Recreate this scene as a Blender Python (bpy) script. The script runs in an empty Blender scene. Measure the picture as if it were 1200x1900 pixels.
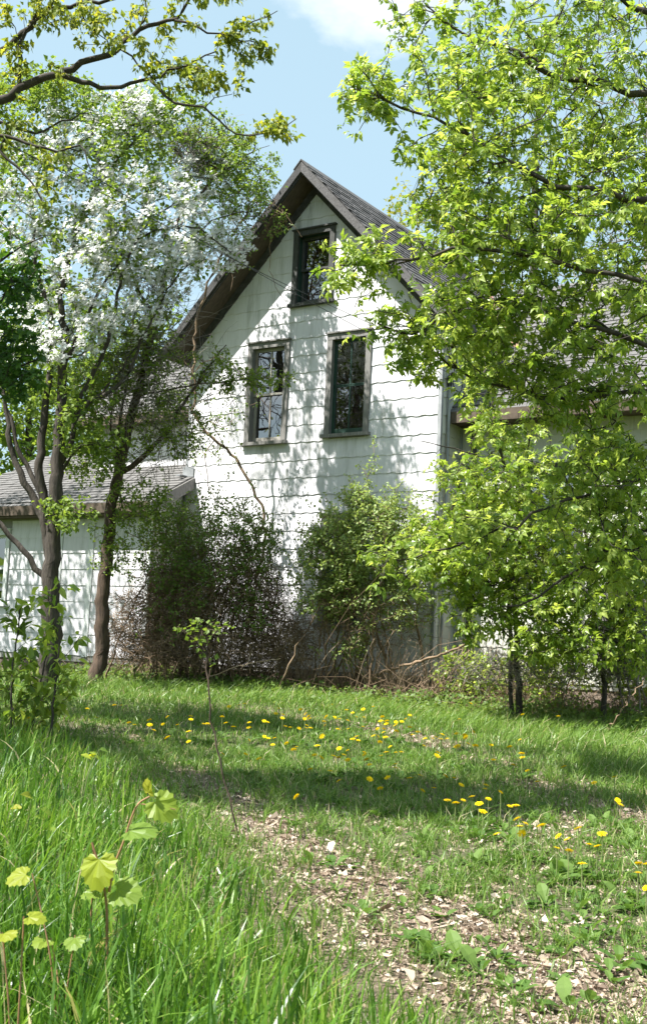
import bpy, math
import numpy as np
from mathutils import Matrix, Vector
R = np.random.default_rng(11)
sc = bpy.context.scene
COL = sc.collection

# ------------------------------------------------------------------ camera
F_PX, PITCH, ROLL = 2200.0, 0.1137, 0.0451
EYE = np.array([0.0, 0.0, 1.3])
_cp, _sp = math.cos(PITCH), math.sin(PITCH)
_r0 = np.array([1.0, 0, 0]); _u0 = np.array([0, -_sp, _cp])
FW = np.array([0, _cp, _sp])
RT = math.cos(ROLL) * _r0 + math.sin(ROLL) * _u0
UP = -math.sin(ROLL) * _r0 + math.cos(ROLL) * _u0
cam_d = bpy.data.cameras.new('camera'); cam = bpy.data.objects.new('camera', cam_d); COL.objects.link(cam)
cam_d.sensor_fit = 'VERTICAL'; cam_d.sensor_height = 24.0; cam_d.lens = 24.0 * F_PX / 1900.0
cam_d.dof.use_dof = True; cam_d.dof.focus_distance = 14.0; cam_d.dof.aperture_fstop = 9.0; cam_d.clip_start = 0.05; cam_d.clip_end = 3000
cam.matrix_world = Matrix(((RT[0], UP[0], -FW[0], EYE[0]), (RT[1], UP[1], -FW[1], EYE[1]), (RT[2], UP[2], -FW[2], EYE[2]), (0, 0, 0, 1)))
sc.camera = cam

# ------------------------------------------------------------------ world, sun, exposure
SUN_EL, SUN_AZ = math.radians(57), math.atan2(-0.90, -0.43)      # azimuth measured from +Y towards +X
SUNV = Vector((math.sin(SUN_AZ) * math.cos(SUN_EL), math.cos(SUN_AZ) * math.cos(SUN_EL), math.sin(SUN_EL)))
world = bpy.data.worlds.new('World'); sc.world = world; world.use_nodes = True
wt = world.node_tree; wt.nodes.clear()
w_out = wt.nodes.new('ShaderNodeOutputWorld'); w_bg = wt.nodes.new('ShaderNodeBackground')
w_sky = wt.nodes.new('ShaderNodeTexSky'); w_sky.sky_type = 'NISHITA'; w_sky.sun_disc = False
w_sky.sun_elevation = SUN_EL; w_sky.sun_rotation = SUN_AZ; w_sky.air_density = 1.0; w_sky.dust_density = 2.2; w_sky.ozone_density = 0.4
w_tc = wt.nodes.new('ShaderNodeTexCoord'); w_map = wt.nodes.new('ShaderNodeMapping')
CLX, CLY, CLZ = 4.4, 0.2, 0.57
w_map.inputs['Location'].default_value = (CLX, CLY, CLZ); w_map.inputs['Scale'].default_value = (1, 1, 1.7)
w_noise = wt.nodes.new('ShaderNodeTexNoise'); w_noise.inputs['Scale'].default_value = 3.0; w_noise.inputs['Detail'].default_value = 8; w_noise.inputs['Roughness'].default_value = 0.55
w_ramp = wt.nodes.new('ShaderNodeValToRGB'); w_ramp.color_ramp.elements[0].position = 0.53; w_ramp.color_ramp.elements[1].position = 0.66
w_mix = wt.nodes.new('ShaderNodeMix'); w_mix.data_type = 'RGBA'
w_mix.inputs['B'].default_value = (9.6, 9.9, 10.2, 1)
w_veil = wt.nodes.new('ShaderNodeMix'); w_veil.data_type = 'RGBA'; w_veil.inputs['Factor'].default_value = 0.45; w_veil.inputs['B'].default_value = (7.4, 10.4, 11.6, 1)
wt.links.new(w_tc.outputs['Generated'], w_map.inputs['Vector']); wt.links.new(w_map.outputs['Vector'], w_noise.inputs['Vector'])
wt.links.new(w_noise.outputs['Fac'], w_ramp.inputs['Fac']); wt.links.new(w_ramp.outputs['Color'], w_mix.inputs['Factor'])
wt.links.new(w_sky.outputs['Color'], w_veil.inputs['A']); wt.links.new(w_veil.outputs['Result'], w_mix.inputs['A']); wt.links.new(w_mix.outputs['Result'], w_bg.inputs['Color'])
w_bg.inputs['Strength'].default_value = 0.052
wt.links.new(w_bg.outputs['Background'], w_out.inputs['Surface'])
sun_d = bpy.data.lights.new('sun', 'SUN'); sun_d.energy = 5.0; sun_d.angle = math.radians(0.53); sun_d.color = (1.0, 0.97, 0.92)
sun = bpy.data.objects.new('sun', sun_d); COL.objects.link(sun); sun.location = SUNV * 60
sun.rotation_euler = SUNV.to_track_quat('Z', 'Y').to_euler()
sc.view_settings.view_transform = 'Standard'; sc.view_settings.look = 'None'; sc.view_settings.gamma = 1; sc.view_settings.use_curve_mapping = False
sc.view_settings.exposure = 1.4
sc.render.engine = 'CYCLES'
sc.cycles.max_bounces = 8; sc.cycles.transparent_max_bounces = 12; sc.cycles.diffuse_bounces = 4; sc.cycles.caustics_reflective = False; sc.cycles.caustics_refractive = False

# ------------------------------------------------------------------ pixel / ground helpers (pixels of the 1200x1900 photograph)
def ray(x, y):
    return FW + (x - 600) / F_PX * RT - (y - 950) / F_PX * UP
def at(x, y, Y):
    d = ray(x, y); return EYE + d * (Y / d[1])
def gz(x, y):
    x = np.asarray(x, float); y = np.asarray(y, float)
    return 0.72 * np.tanh(y / 12) + 0.018 * np.sin(1.7 * x + 0.6 * y) + 0.014 * np.sin(2.3 * y - 1.1 * x + 1) + 0.05 * np.exp(-((x + 2.2) / 1.3) ** 2)
def on_ground(x, y, h=0.0):
    d = ray(x, y); t = 5.0
    for _ in range(80):
        P = EYE + d * t; t = 0.5 * t + 0.5 * (1.3 - h - float(gz(P[0], P[1]))) / -d[2]
    return EYE + d * t
def nrm(v):
    return v / np.maximum(np.linalg.norm(v, axis=-1, keepdims=True), 1e-9)

# ------------------------------------------------------------------ object helpers
def put(o, parent=None, label=None, cat=None, group=None, kind=None):
    COL.objects.link(o)
    if parent is not None: o.parent = parent
    if label: o['label'] = label
    if cat: o['category'] = cat
    if group: o['group'] = group
    if kind: o['kind'] = kind
    return o
def empty(name, loc=(0, 0, 0), rz=0, **k):
    o = bpy.data.objects.new(name, None); o.location = loc; o.rotation_euler = (0, 0, rz); o.empty_display_size = 0.2
    return put(o, **k)
def make_mesh(name, V, Fs, mat, tint=None, smooth=False):
    """Fs: list of (n,k) int arrays"""
    me = bpy.data.meshes.new(name)
    V = np.asarray(V, np.float32).reshape(-1, 3)
    Fs = [np.asarray(f, np.int32) for f in Fs if len(f)]
    nl = sum(f.size for f in Fs); npoly = sum(len(f) for f in Fs)
    me.vertices.add(len(V)); me.vertices.foreach_set('co', V.ravel())
    me.loops.add(nl); me.loops.foreach_set('vertex_index', np.concatenate([f.ravel() for f in Fs]))
    tot = np.concatenate([np.full(len(f), f.shape[1], np.int32) for f in Fs])
    st = np.concatenate([[0], np.cumsum(tot)[:-1]]).astype(np.int32)
    me.polygons.add(npoly); me.polygons.foreach_set('loop_start', st)
    me.polygons.foreach_set('use_smooth', np.full(npoly, smooth, bool))
    me.update(calc_edges=True)
    if tint is not None:
        a = me.attributes.new('tint', 'FLOAT', 'POINT'); a.data.foreach_set('value', np.asarray(tint, np.float32))
    if mat: me.materials.append(mat)
    return me
def mesh_obj(name, V, Fs, mat, tint=None, smooth=False, **k):
    return put(bpy.data.objects.new(name, make_mesh(name, V, Fs, mat, tint, smooth)), **k)
class MB:
    """collects simple solids into one mesh"""
    def __init__(s): s.v = []; s.f = {}
    def add(s, verts, faces):
        o = len(s.v); s.v += [tuple(map(float, p)) for p in verts]
        for f in faces: s.f.setdefault(len(f), []).append([i + o for i in f])
        return s
    def box(s, a, b):
        (x0, y0, z0), (x1, y1, z1) = a, b
        x0, x1 = min(x0, x1), max(x0, x1); y0, y1 = min(y0, y1), max(y0, y1); z0, z1 = min(z0, z1), max(z0, z1)
        return s.add([(x0, y0, z0), (x1, y0, z0), (x1, y1, z0), (x0, y1, z0), (x0, y0, z1), (x1, y0, z1), (x1, y1, z1), (x0, y1, z1)],
                     [(0, 3, 2, 1), (4, 5, 6, 7), (0, 1, 5, 4), (1, 2, 6, 5), (2, 3, 7, 6), (3, 0, 4, 7)])
    def prism_xz(s, poly, y0, y1):
        n = len(poly); v = [(x, y0, z) for x, z in poly] + [(x, y1, z) for x, z in poly]
        return s.add(v, [tuple(range(n)), tuple(range(2 * n - 1, n - 1, -1))] + [(i, i + n, (i + 1) % n + n, (i + 1) % n) for i in range(n)])
    def prism_yz(s, poly, x0, x1):
        n = len(poly); v = [(x0, y, z) for y, z in poly] + [(x1, y, z) for y, z in poly]
        return s.add(v, [tuple(range(n - 1, -1, -1)), tuple(range(n, 2 * n))] + [(i, (i + 1) % n, (i + 1) % n + n, i + n) for i in range(n)])
    def mesh(s, name, m):
        return make_mesh(name, np.array(s.v), [np.array(f) for f in s.f.values()], m)
    def obj(s, name, m, parent=None, **k):
        return put(bpy.data.objects.new(name, s.mesh(name, m)), parent, **k)
def tube(P, r, k=6):
    """one swept tube through points P with radii r -> V, quads"""
    P = np.asarray(P, float); r = np.broadcast_to(np.asarray(r, float), (len(P),))
    d = nrm(np.gradient(P, axis=0)); ref = np.tile([0.31, 0.17, 0.93], (len(P), 1)); ref[np.abs(d @ np.array([0.31, 0.17, 0.93])) > 0.95] = [1, 0, 0]
    a = nrm(np.cross(d, ref)); b = np.cross(d, a); t = np.arange(k) * 2 * math.pi / k
    V = P[:, None] + r[:, None, None] * (a[:, None] * np.cos(t)[None, :, None] + b[:, None] * np.sin(t)[None, :, None])
    i = np.arange(len(P) - 1)[:, None] * k + np.arange(k)[None]; j = np.arange(len(P) - 1)[:, None] * k + (np.arange(k)[None] + 1) % k
    return V.reshape(-1, 3), np.stack([i, j, j + k, i + k], -1).reshape(-1, 4)
def smooth_path(P, n):
    P = np.asarray(P, float); s = np.concatenate([[0], np.cumsum(np.linalg.norm(np.diff(P, axis=0), axis=1))]); q = np.linspace(0, s[-1], n)
    m = np.gradient(P, s, axis=0); i = np.clip(np.searchsorted(s, q, side='right') - 1, 0, len(P) - 2); h = (s[i + 1] - s[i])[:, None]; t = ((q - s[i])[:, None]) / h
    return (2 * t**3 - 3 * t**2 + 1) * P[i] + (t**3 - 2 * t**2 + t) * h * m[i] + (-2 * t**3 + 3 * t**2) * P[i + 1] + (t**3 - t**2) * h * m[i + 1]

# ------------------------------------------------------------------ materials
def new_mat(name):
    m = bpy.data.materials.new(name); m.use_nodes = True; nt = m.node_tree; nt.nodes.clear()
    out = nt.nodes.new('ShaderNodeOutputMaterial'); b = nt.nodes.new('ShaderNodeBsdfPrincipled')
    nt.links.new(b.outputs[0], out.inputs['Surface']); return m, nt, b, out
def ramp(nt, stops):
    r = nt.nodes.new('ShaderNodeValToRGB'); e = r.color_ramp.elements
    while len(e) < len(stops): e.new(0.5)
    for i, (p, c) in enumerate(stops): e[i].position = p; e[i].color = (*c, 1)
    return r
def noise(nt, scale, detail=4, rough=0.55, stretch=None, coord='Object'):
    tc = nt.nodes.new('ShaderNodeTexCoord'); n = nt.nodes.new('ShaderNodeTexNoise')
    n.inputs['Scale'].default_value = scale; n.inputs['Detail'].default_value = detail; n.inputs['Roughness'].default_value = rough
    if stretch:
        mp = nt.nodes.new('ShaderNodeMapping'); mp.inputs['Scale'].default_value = stretch
        nt.links.new(tc.outputs[coord], mp.inputs[0]); nt.links.new(mp.outputs[0], n.inputs['Vector'])
    else: nt.links.new(tc.outputs[coord], n.inputs['Vector'])
    return n
def bump(nt, b, src, strength, dist=0.01):
    bp = nt.nodes.new('ShaderNodeBump'); bp.inputs['Strength'].default_value = strength; bp.inputs['Distance'].default_value = dist
    nt.links.new(src, bp.inputs['Height']); nt.links.new(bp.outputs[0], b.inputs['Normal'])
def mixc(nt, fac, A, B, mode='MIX'):
    m = nt.nodes.new('ShaderNodeMix'); m.data_type = 'RGBA'; m.blend_type = mode
    for key, v in (('Factor', fac), ('A', A), ('B', B)):
        if isinstance(v, bpy.types.NodeSocket): nt.links.new(v, m.inputs[key])
        elif key == 'Factor': m.inputs[key].default_value = v
        else: m.inputs[key].default_value = (*v, 1)
    return m.outputs['Result']
def surf(name, c1, c2, scale=6, stretch=None, rough=0.8, bumps=0.3, detail=6, dist=0.006, rnd=0.0, spot=None):
    m, nt, b, _ = new_mat(name); n = noise(nt, scale, detail, 0.6, stretch); r = ramp(nt, [(0.3, c1), (0.7, c2)])
    nt.links.new(n.outputs['Fac'], r.inputs['Fac']); col = r.outputs['Color']
    if spot:
        n2 = noise(nt, spot[1], 5, 0.65, spot[2] if len(spot) > 2 else None); r2 = ramp(nt, [(0.52, (0, 0, 0)), (0.72, (1, 1, 1))]); nt.links.new(n2.outputs['Fac'], r2.inputs['Fac'])
        col = mixc(nt, r2.outputs['Color'], col, spot[0])
    if rnd:
        oi = nt.nodes.new('ShaderNodeObjectInfo'); mr = nt.nodes.new('ShaderNodeMapRange'); mr.inputs['To Min'].default_value = 1 - rnd; mr.inputs['To Max'].default_value = 1 + rnd * 0.4
        nt.links.new(oi.outputs['Random'], mr.inputs['Value']); hs = nt.nodes.new('ShaderNodeHueSaturation'); nt.links.new(mr.outputs[0], hs.inputs['Value']); nt.links.new(col, hs.inputs['Color']); col = hs.outputs[0]
    nt.links.new(col, b.inputs['Base Color']); b.inputs['Roughness'].default_value = rough
    if bumps: bump(nt, b, n.outputs['Fac'], bumps, dist)
    return m
def leafmat(name, stops, trans, tfac=0.45, rough=0.5, spec=0.35):
    m, nt, b, out = new_mat(name)
    a = nt.nodes.new('ShaderNodeAttribute'); a.attribute_name = 'tint'; r = ramp(nt, stops); nt.links.new(a.outputs['Fac'], r.inputs['Fac'])
    nt.links.new(r.outputs['Color'], b.inputs['Base Color']); b.inputs['Roughness'].default_value = rough; b.inputs['Specular IOR Level'].default_value = spec
    t = nt.nodes.new('ShaderNodeBsdfTranslucent'); tc = mixc(nt, 1.0, r.outputs['Color'], trans, 'MULTIPLY'); nt.links.new(tc, t.inputs['Color'])
    mx = nt.nodes.new('ShaderNodeMixShader'); mx.inputs[0].default_value = tfac
    nt.links.new(b.outputs[0], mx.inputs[1]); nt.links.new(t.outputs[0], mx.inputs[2]); nt.links.new(mx.outputs[0], out.inputs['Surface'])
    return m

M = {}
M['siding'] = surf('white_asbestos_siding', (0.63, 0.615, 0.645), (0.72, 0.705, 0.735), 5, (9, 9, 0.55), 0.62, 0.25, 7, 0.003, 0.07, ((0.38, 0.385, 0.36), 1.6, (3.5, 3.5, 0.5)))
M['siding_cream_shaded'] = surf('shaded_cream_siding', (0.46, 0.455, 0.40), (0.55, 0.545, 0.49), 5, (8, 8, 0.6), 0.65, 0.25, 7, 0.003, 0.07)  # cream siding, greyed and darkened: the walls' shade is put into the colour
M['lip'] = surf('backing_boards', (0.25, 0.24, 0.22), (0.34, 0.33, 0.3), 8)
M['grey_wood'] = surf('weathered_grey_wood', (0.10, 0.095, 0.09), (0.27, 0.26, 0.245), 7, (14, 14, 1.2), 0.85, 0.6, 8, 0.004)
M['rake_wood'] = surf('dark_weathered_wood', (0.030, 0.028, 0.027), (0.085, 0.080, 0.077), 6, (2, 6, 2), 0.85, 0.5, 8, 0.004)
M['soffit'] = surf('brown_soffit_boards', (0.055, 0.040, 0.028), (0.12, 0.09, 0.065), 5, (2, 8, 2), 0.9, 0.4)
M['pale_wood'] = surf('bare_sash_wood', (0.27, 0.25, 0.22), (0.45, 0.43, 0.39), 8, (12, 12, 1.4), 0.85, 0.5, 8, 0.003, 0, ((0.20, 0.14, 0.11), 2.5))
M['green_paint'] = surf('dark_green_paint', (0.008, 0.032, 0.022), (0.018, 0.055, 0.038), 9, None, 0.5, 0.2)
M['dark_frame'] = surf('dark_stained_wood', (0.03, 0.032, 0.03), (0.08, 0.08, 0.075), 8, (10, 10, 1.5), 0.8, 0.5)
M['shingle'] = surf('grey_asphalt_shingle', (0.045, 0.043, 0.044), (0.115, 0.11, 0.11), 40, None, 0.95, 0.5, 5, 0.004, 0.6, ((0.06, 0.055, 0.05), 3))
M['shingle_pale'] = surf('faded_asphalt_shingle', (0.085, 0.082, 0.08), (0.175, 0.168, 0.162), 40, None, 0.95, 0.5, 5, 0.004, 0.2, ((0.08, 0.077, 0.075), 3))
M['metal'] = surf('grey_flashing_metal', (0.20, 0.21, 0.22), (0.34, 0.35, 0.36), 6, None, 0.5, 0.1)
M['white_trim'] = surf('white_painted_trim', (0.55, 0.57, 0.565), (0.66, 0.67, 0.665), 6, (6, 6, 1), 0.6, 0.2, 6, 0.003)
M['rust'] = surf('rusty_flashing', (0.17, 0.075, 0.05), (0.30, 0.16, 0.12), 8)
M['stone'] = surf('rough_foundation', (0.10, 0.075, 0.055), (0.26, 0.205, 0.165), 4, None, 0.95, 1.0, 8, 0.03)
M['black'] = surf('black_rubber', (0.012, 0.012, 0.012), (0.03, 0.03, 0.03), 8, None, 0.6, 0)
M['dark_inner'] = surf('dark_interior', (0.05, 0.045, 0.04), (0.09, 0.08, 0.07), 3)  # dark colour for the inner walls and floors behind the panes
def glassmat():
    m, nt, b, out = new_mat('old_window_glass'); nt.nodes.remove(b)
    g = nt.nodes.new('ShaderNodeBsdfGlossy'); g.inputs['Roughness'].default_value = 0.012; g.inputs['Color'].default_value = (1, 1, 1, 1)
    t = nt.nodes.new('ShaderNodeBsdfTransparent'); t.inputs['Color'].default_value = (0.75, 0.75, 0.76, 1)
    fr = nt.nodes.new('ShaderNodeFresnel'); fr.inputs['IOR'].default_value = 3.1
    n = noise(nt, 1.6, 2); bp = nt.nodes.new('ShaderNodeBump'); bp.inputs['Strength'].default_value = 0.06; bp.inputs['Distance'].default_value = 0.03
    nt.links.new(n.outputs['Fac'], bp.inputs['Height']); nt.links.new(bp.outputs[0], g.inputs['Normal'])
    mx = nt.nodes.new('ShaderNodeMixShader'); nt.links.new(fr.outputs[0], mx.inputs[0]); nt.links.new(t.outputs[0], mx.inputs[1]); nt.links.new(g.outputs[0], mx.inputs[2])
    nt.links.new(mx.outputs[0], out.inputs['Surface']); return m
M['glass'] = glassmat()
M['bark'] = surf('grey_brown_bark', (0.022, 0.018, 0.014), (0.085, 0.07, 0.056), 9, (3, 3, 0.7), 0.95, 1.0, 8, 0.02)
M['bark_red'] = surf('peeling_brown_bark', (0.03, 0.021, 0.015), (0.12, 0.08, 0.055), 8, (3, 3, 0.6), 0.95, 1.0, 8, 0.02)
M['bark_dark'] = surf('dark_branch_bark', (0.022, 0.018, 0.015), (0.075, 0.062, 0.05), 14, None, 0.95, 0.8, 6, 0.01)
M['twig'] = surf('dry_brown_twigs', (0.085, 0.056, 0.032), (0.28, 0.195, 0.125), 5, None, 0.95, 0)
M['straw'] = surf('dry_straw', (0.26, 0.17, 0.11), (0.46, 0.36, 0.26), 4, None, 0.9, 0)
M['twig_grey'] = surf('bare_grey_twigs', (0.13, 0.11, 0.10), (0.32, 0.28, 0.25), 5, None, 0.95, 0)
G1 = (0.055, 0.12, 0.012); 
M['elder'] = leafmat('box_elder_leaf', [(0, (0.10, 0.175, 0.022)), (0.5, (0.21, 0.30, 0.042)), (1, (0.36, 0.43, 0.10))], (1.8, 1.7, 1.1), 0.52, 0.36, 0.5)
M['apple'] = leafmat('apple_leaf', [(0, (0.085, 0.15, 0.022)), (1, (0.20, 0.275, 0.05))], (1.8, 1.7, 1.0), 0.45)
M['dark_leaf'] = leafmat('maple_leaf', [(0, (0.030, 0.085, 0.012)), (1, (0.07, 0.15, 0.022))], (1.6, 1.6, 0.9), 0.4, 0.4)
M['oak'] = leafmat('young_oak_leaf', [(0, (0.10, 0.15, 0.025)), (0.6, (0.19, 0.25, 0.04)), (1, (0.33, 0.35, 0.05))], (1.8, 1.6, 0.9), 0.5)
M['shrub'] = leafmat('shrub_leaf', [(0, (0.075, 0.14, 0.026)), (1, (0.18, 0.26, 0.06))], (1.7, 1.6, 1.0), 0.42)
M['shrub_sunlit'] = leafmat('sunlit_shrub_leaf', [(0, (0.14, 0.22, 0.055)), (1, (0.33, 0.41, 0.15))], (1.6, 1.5, 1.0), 0.45, 0.4, 0.5)  # lighter copy of the shrub leaf: sunlight is put into its colour
M['bud'] = leafmat('yellow_spring_leaf', [(0, (0.13, 0.16, 0.025)), (1, (0.27, 0.27, 0.045))], (1.6, 1.5, 0.9), 0.45)
M['petal'] = leafmat('white_blossom', [(0, (0.72, 0.72, 0.70)), (1, (0.84, 0.84, 0.83))], (1, 1, 1), 0.4, 0.6, 0.2)
M['grass'] = leafmat('grass_blade', [(0, (0.035, 0.095, 0.012)), (0.55, (0.10, 0.205, 0.020)), (0.93, (0.21, 0.32, 0.045)), (1, (0.42, 0.36, 0.2))], (1.6, 1.7, 0.9), 0.32, 0.38, 0.5)
M['lawn'] = leafmat('lawn_blade', [(0, (0.065, 0.135, 0.02)), (0.6, (0.13, 0.225, 0.035)), (0.93, (0.22, 0.31, 0.075)), (1, (0.45, 0.38, 0.24))], (1.5, 1.6, 0.9), 0.32, 0.42, 0.45)
M['weed'] = leafmat('plantain_leaf', [(0, (0.055, 0.12, 0.022)), (1, (0.14, 0.22, 0.05))], (1.5, 1.6, 0.9), 0.35, 0.6, 0.25)
M['vine'] = leafmat('grape_leaf', [(0, (0.15, 0.25, 0.05)), (0.7, (0.26, 0.33, 0.03)), (1, (0.34, 0.32, 0.04))], (1.7, 1.6, 0.7), 0.5, 0.45)
M['litter'] = leafmat('dead_leaf', [(0, (0.075, 0.05, 0.036)), (0.35, (0.31, 0.235, 0.17)), (0.8, (0.51, 0.42, 0.33)), (1, (0.64, 0.56, 0.47))], (0.9, 0.8, 0.7), 0.12, 0.7, 0.2)
M['dandelion'] = leafmat('dandelion_petals', [(0, (0.74, 0.53, 0.008)), (1, (0.86, 0.68, 0.015))], (1, 0.95, 0.6), 0.3, 0.7, 0.1)
M['stem'] = surf('green_stem', (0.12, 0.17, 0.05), (0.22, 0.24, 0.09), 5, None, 0.7, 0)
M['red_stem'] = surf('reddish_stem', (0.20, 0.10, 0.045), (0.34, 0.20, 0.10), 6, None, 0.7, 0)

# ------------------------------------------------------------------ ground
TR1 = np.array([(2.6, 0.6), (1.5, 2.6), (0.95, 3.8), (0.55, 4.45), (0.19, 5.3), (-0.11, 6.1), (-0.42, 7.1), (-0.93, 8.2), (-1.5, 9.5), (-2.2, 10.7), (-3.4, 12.0), (-5.5, 13.6)])
TR2 = np.array([(3.9, 3.0), (2.7, 5.2), (2.1, 6.55), (1.86, 7.3), (1.5, 8.45), (1.19, 9.5), (0.8, 10.9), (0.1, 12.2), (-0.9, 13.1), (-2.6, 14.2)])
def dist_poly(x, y, T):
    best = np.full(np.shape(x), 1e9); side = np.zeros(np.shape(x))
    for a, b in zip(T[:-1], T[1:]):
        d = b - a; t = np.clip(((x - a[0]) * d[0] + (y - a[1]) * d[1]) / (d @ d), 0, 1)
        q = np.hypot(x - a[0] - t * d[0], y - a[1] - t * d[1]); s = np.sign(d[0] * (y - a[1]) - d[1] * (x - a[0])); u = q < best
        side = np.where(u, s, side); best = np.where(u, q, best)
    return best, side
def patch(x, y, s=1.0, k=0.0):
    return 0.5 + 0.25 * (np.sin(2.1 * s * x + 1.3 * s * y + k) + np.sin(3.7 * s * y - 1.9 * s * x + 2.2 * k + 1) * 0.7 + np.sin(6.3 * s * x + 4.1 * s * y + k * 3) * 0.5)
def bare(x, y):
    d1, _ = dist_poly(x, y, TR1); d2, _ = dist_poly(x, y, TR2)
    d1 = d1 + 0.22 * (patch(x, y, 1.3, 4) - 0.5); d2 = d2 + 0.22 * (patch(x, y, 1.5, 6) - 0.5); w1 = 0.32 + 0.45 * np.clip((6 - y) / 2.0, 0, 1)
    b = np.exp(-np.clip(d1, 0, None) ** 2 / w1 ** 2) * np.clip(1.4 - 0.085 * y, 0.25, 1) + np.exp(-np.clip(d2, 0, None) ** 2 / 0.075) * np.clip(1.6 - 0.08 * y, 0.35, 0.95)
    return np.clip(b, 0, 1) * np.clip(0.45 + 0.9 * patch(x, y, 2.3, 9), 0.2 + 0.4 * np.clip((6 - y) / 1.5, 0, 1), 1)
gx = np.concatenate([-np.geomspace(600, 6.5, 22), np.linspace(-6.3, 6.3, 106), np.geomspace(6.5, 600, 22)])
gy = np.concatenate([-np.geomspace(600, 2.2, 16), np.linspace(-2, 22, 170), np.geomspace(22.5, 900, 24)])
GX, GY = np.meshgrid(gx, gy); GZ = gz(GX, GY) - 0.02 * bare(GX, GY) + R.normal(0, 0.004, GX.shape)
idx = np.arange(GX.size).reshape(GX.shape)
Q = np.stack([idx[:-1, :-1], idx[:-1, 1:], idx[1:, 1:], idx[1:, :-1]], -1).reshape(-1, 4)
m, nt, b, _ = new_mat('soil_and_litter')
n1 = noise(nt, 45, 8, 0.7); n2 = noise(nt, 2.2, 4); r1 = ramp(nt, [(0.35, (0.05, 0.034, 0.023)), (0.5, (0.20, 0.14, 0.10)), (0.65, (0.42, 0.32, 0.25))])
r2 = ramp(nt, [(0.3, (0.035, 0.06, 0.012)), (0.7, (0.075, 0.12, 0.02))]); nt.links.new(n1.outputs['Fac'], r1.inputs['Fac']); nt.links.new(n2.outputs['Fac'], r2.inputs['Fac'])
at_n = nt.nodes.new('ShaderNodeAttribute'); at_n.attribute_name = 'tint'
nt.links.new(mixc(nt, at_n.outputs['Fac'], r2.outputs['Color'], r1.outputs['Color']), b.inputs['Base Color']); b.inputs['Roughness'].default_value = 0.95
bump(nt, b, n1.outputs['Fac'], 0.9, 0.03)
near = np.clip(1.2 - np.hypot(GX, GY - 8) / 14, 0, 1)
mesh_obj('ground', np.stack([GX, GY, GZ], -1), [Q], m, np.clip(0.35 * near + 0.75 * bare(GX, GY), 0, 1).ravel(), True, kind='structure')

# ------------------------------------------------------------------ farmhouse (local x along the gable wall, y into the house, z up)
YAW = 0.57898
house = empty('farmhouse', (1.5858, 16.4775, 0), -YAW, label='abandoned white gabled farmhouse with grey weathered trim and wavy shingle siding', cat='house')
HM = Matrix.Translation((1.5858, 16.4775, 0)) @ Matrix.Rotation(-YAW, 4, 'Z')
def hw(x, y, z):
    return np.array(HM @ Vector((x, y, z)))
GW, XC, MS = 4.56, -2.28, 1.04            # gable width, ridge line, roof slope
def roof_top(x): return 8.64 - MS * abs(x - XC)
def wall_top(x): return 8.30 - MS * abs(x - XC)
WIN = [(-3.42, -2.63, 4.37, 6.0), (-1.935, -1.165, 4.41, 6.0), (-2.65, -1.89, 6.5, 7.72), (-1.90, -1.12, 1.60, 3.25)]
def strips(s0, s1, cuts, step):
    c = [s0, s1] + [k for k in cuts if s0 < k < s1]; n = max(1, int(round((s1 - s0) / step))); hard = list(c); c += [v for v in np.linspace(s0, s1, n + 1) if min(abs(v - k) for k in hard) > 0.008]
    c = sorted(set(round(v, 5) for v in c)); return [(a, b) for a, b in zip(c[:-1], c[1:]) if b - a > 0.0005]
def minus(lo, hi, holes):
    out = [(lo, hi)]
    for h0, h1 in holes:
        nx = []
        for a, b in out:
            if h1 <= a or h0 >= b: nx.append((a, b))
            else:
                if h0 - a > 0.003: nx.append((a, h0))
                if b - h1 > 0.003: nx.append((h1, b))
        out = nx
    return out
def backing(name, frame, s0, s1, z0, top, holes, mat, parent, th=0.1):
    O, E1, OUT = frame; mb = MB()
    cuts = [h for q in holes for h in q[:2]] + [XC]
    for a, b in strips(s0, s1, cuts, 3.0):
        mid = (a + b) / 2
        for lo, hi in minus(z0, 99, [q[2:] for q in holes if q[0] < mid < q[1]]):
            ta, tb = min(hi, top(a)), min(hi, top(b)); P = lambda s, z, o: O + E1 * s + np.array([0, 0, z]) + OUT * o
            mb.add([P(a, lo, 0), P(b, lo, 0), P(b, tb, 0), P(a, ta, 0), P(a, lo, -th), P(b, lo, -th), P(b, tb, -th), P(a, ta, -th)],
                   [(0, 1, 2, 3), (7, 6, 5, 4), (0, 4, 5, 1), (3, 2, 6, 7), (0, 3, 7, 4), (1, 5, 6, 2)])
    return mb.obj(name, mat, parent)
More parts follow.
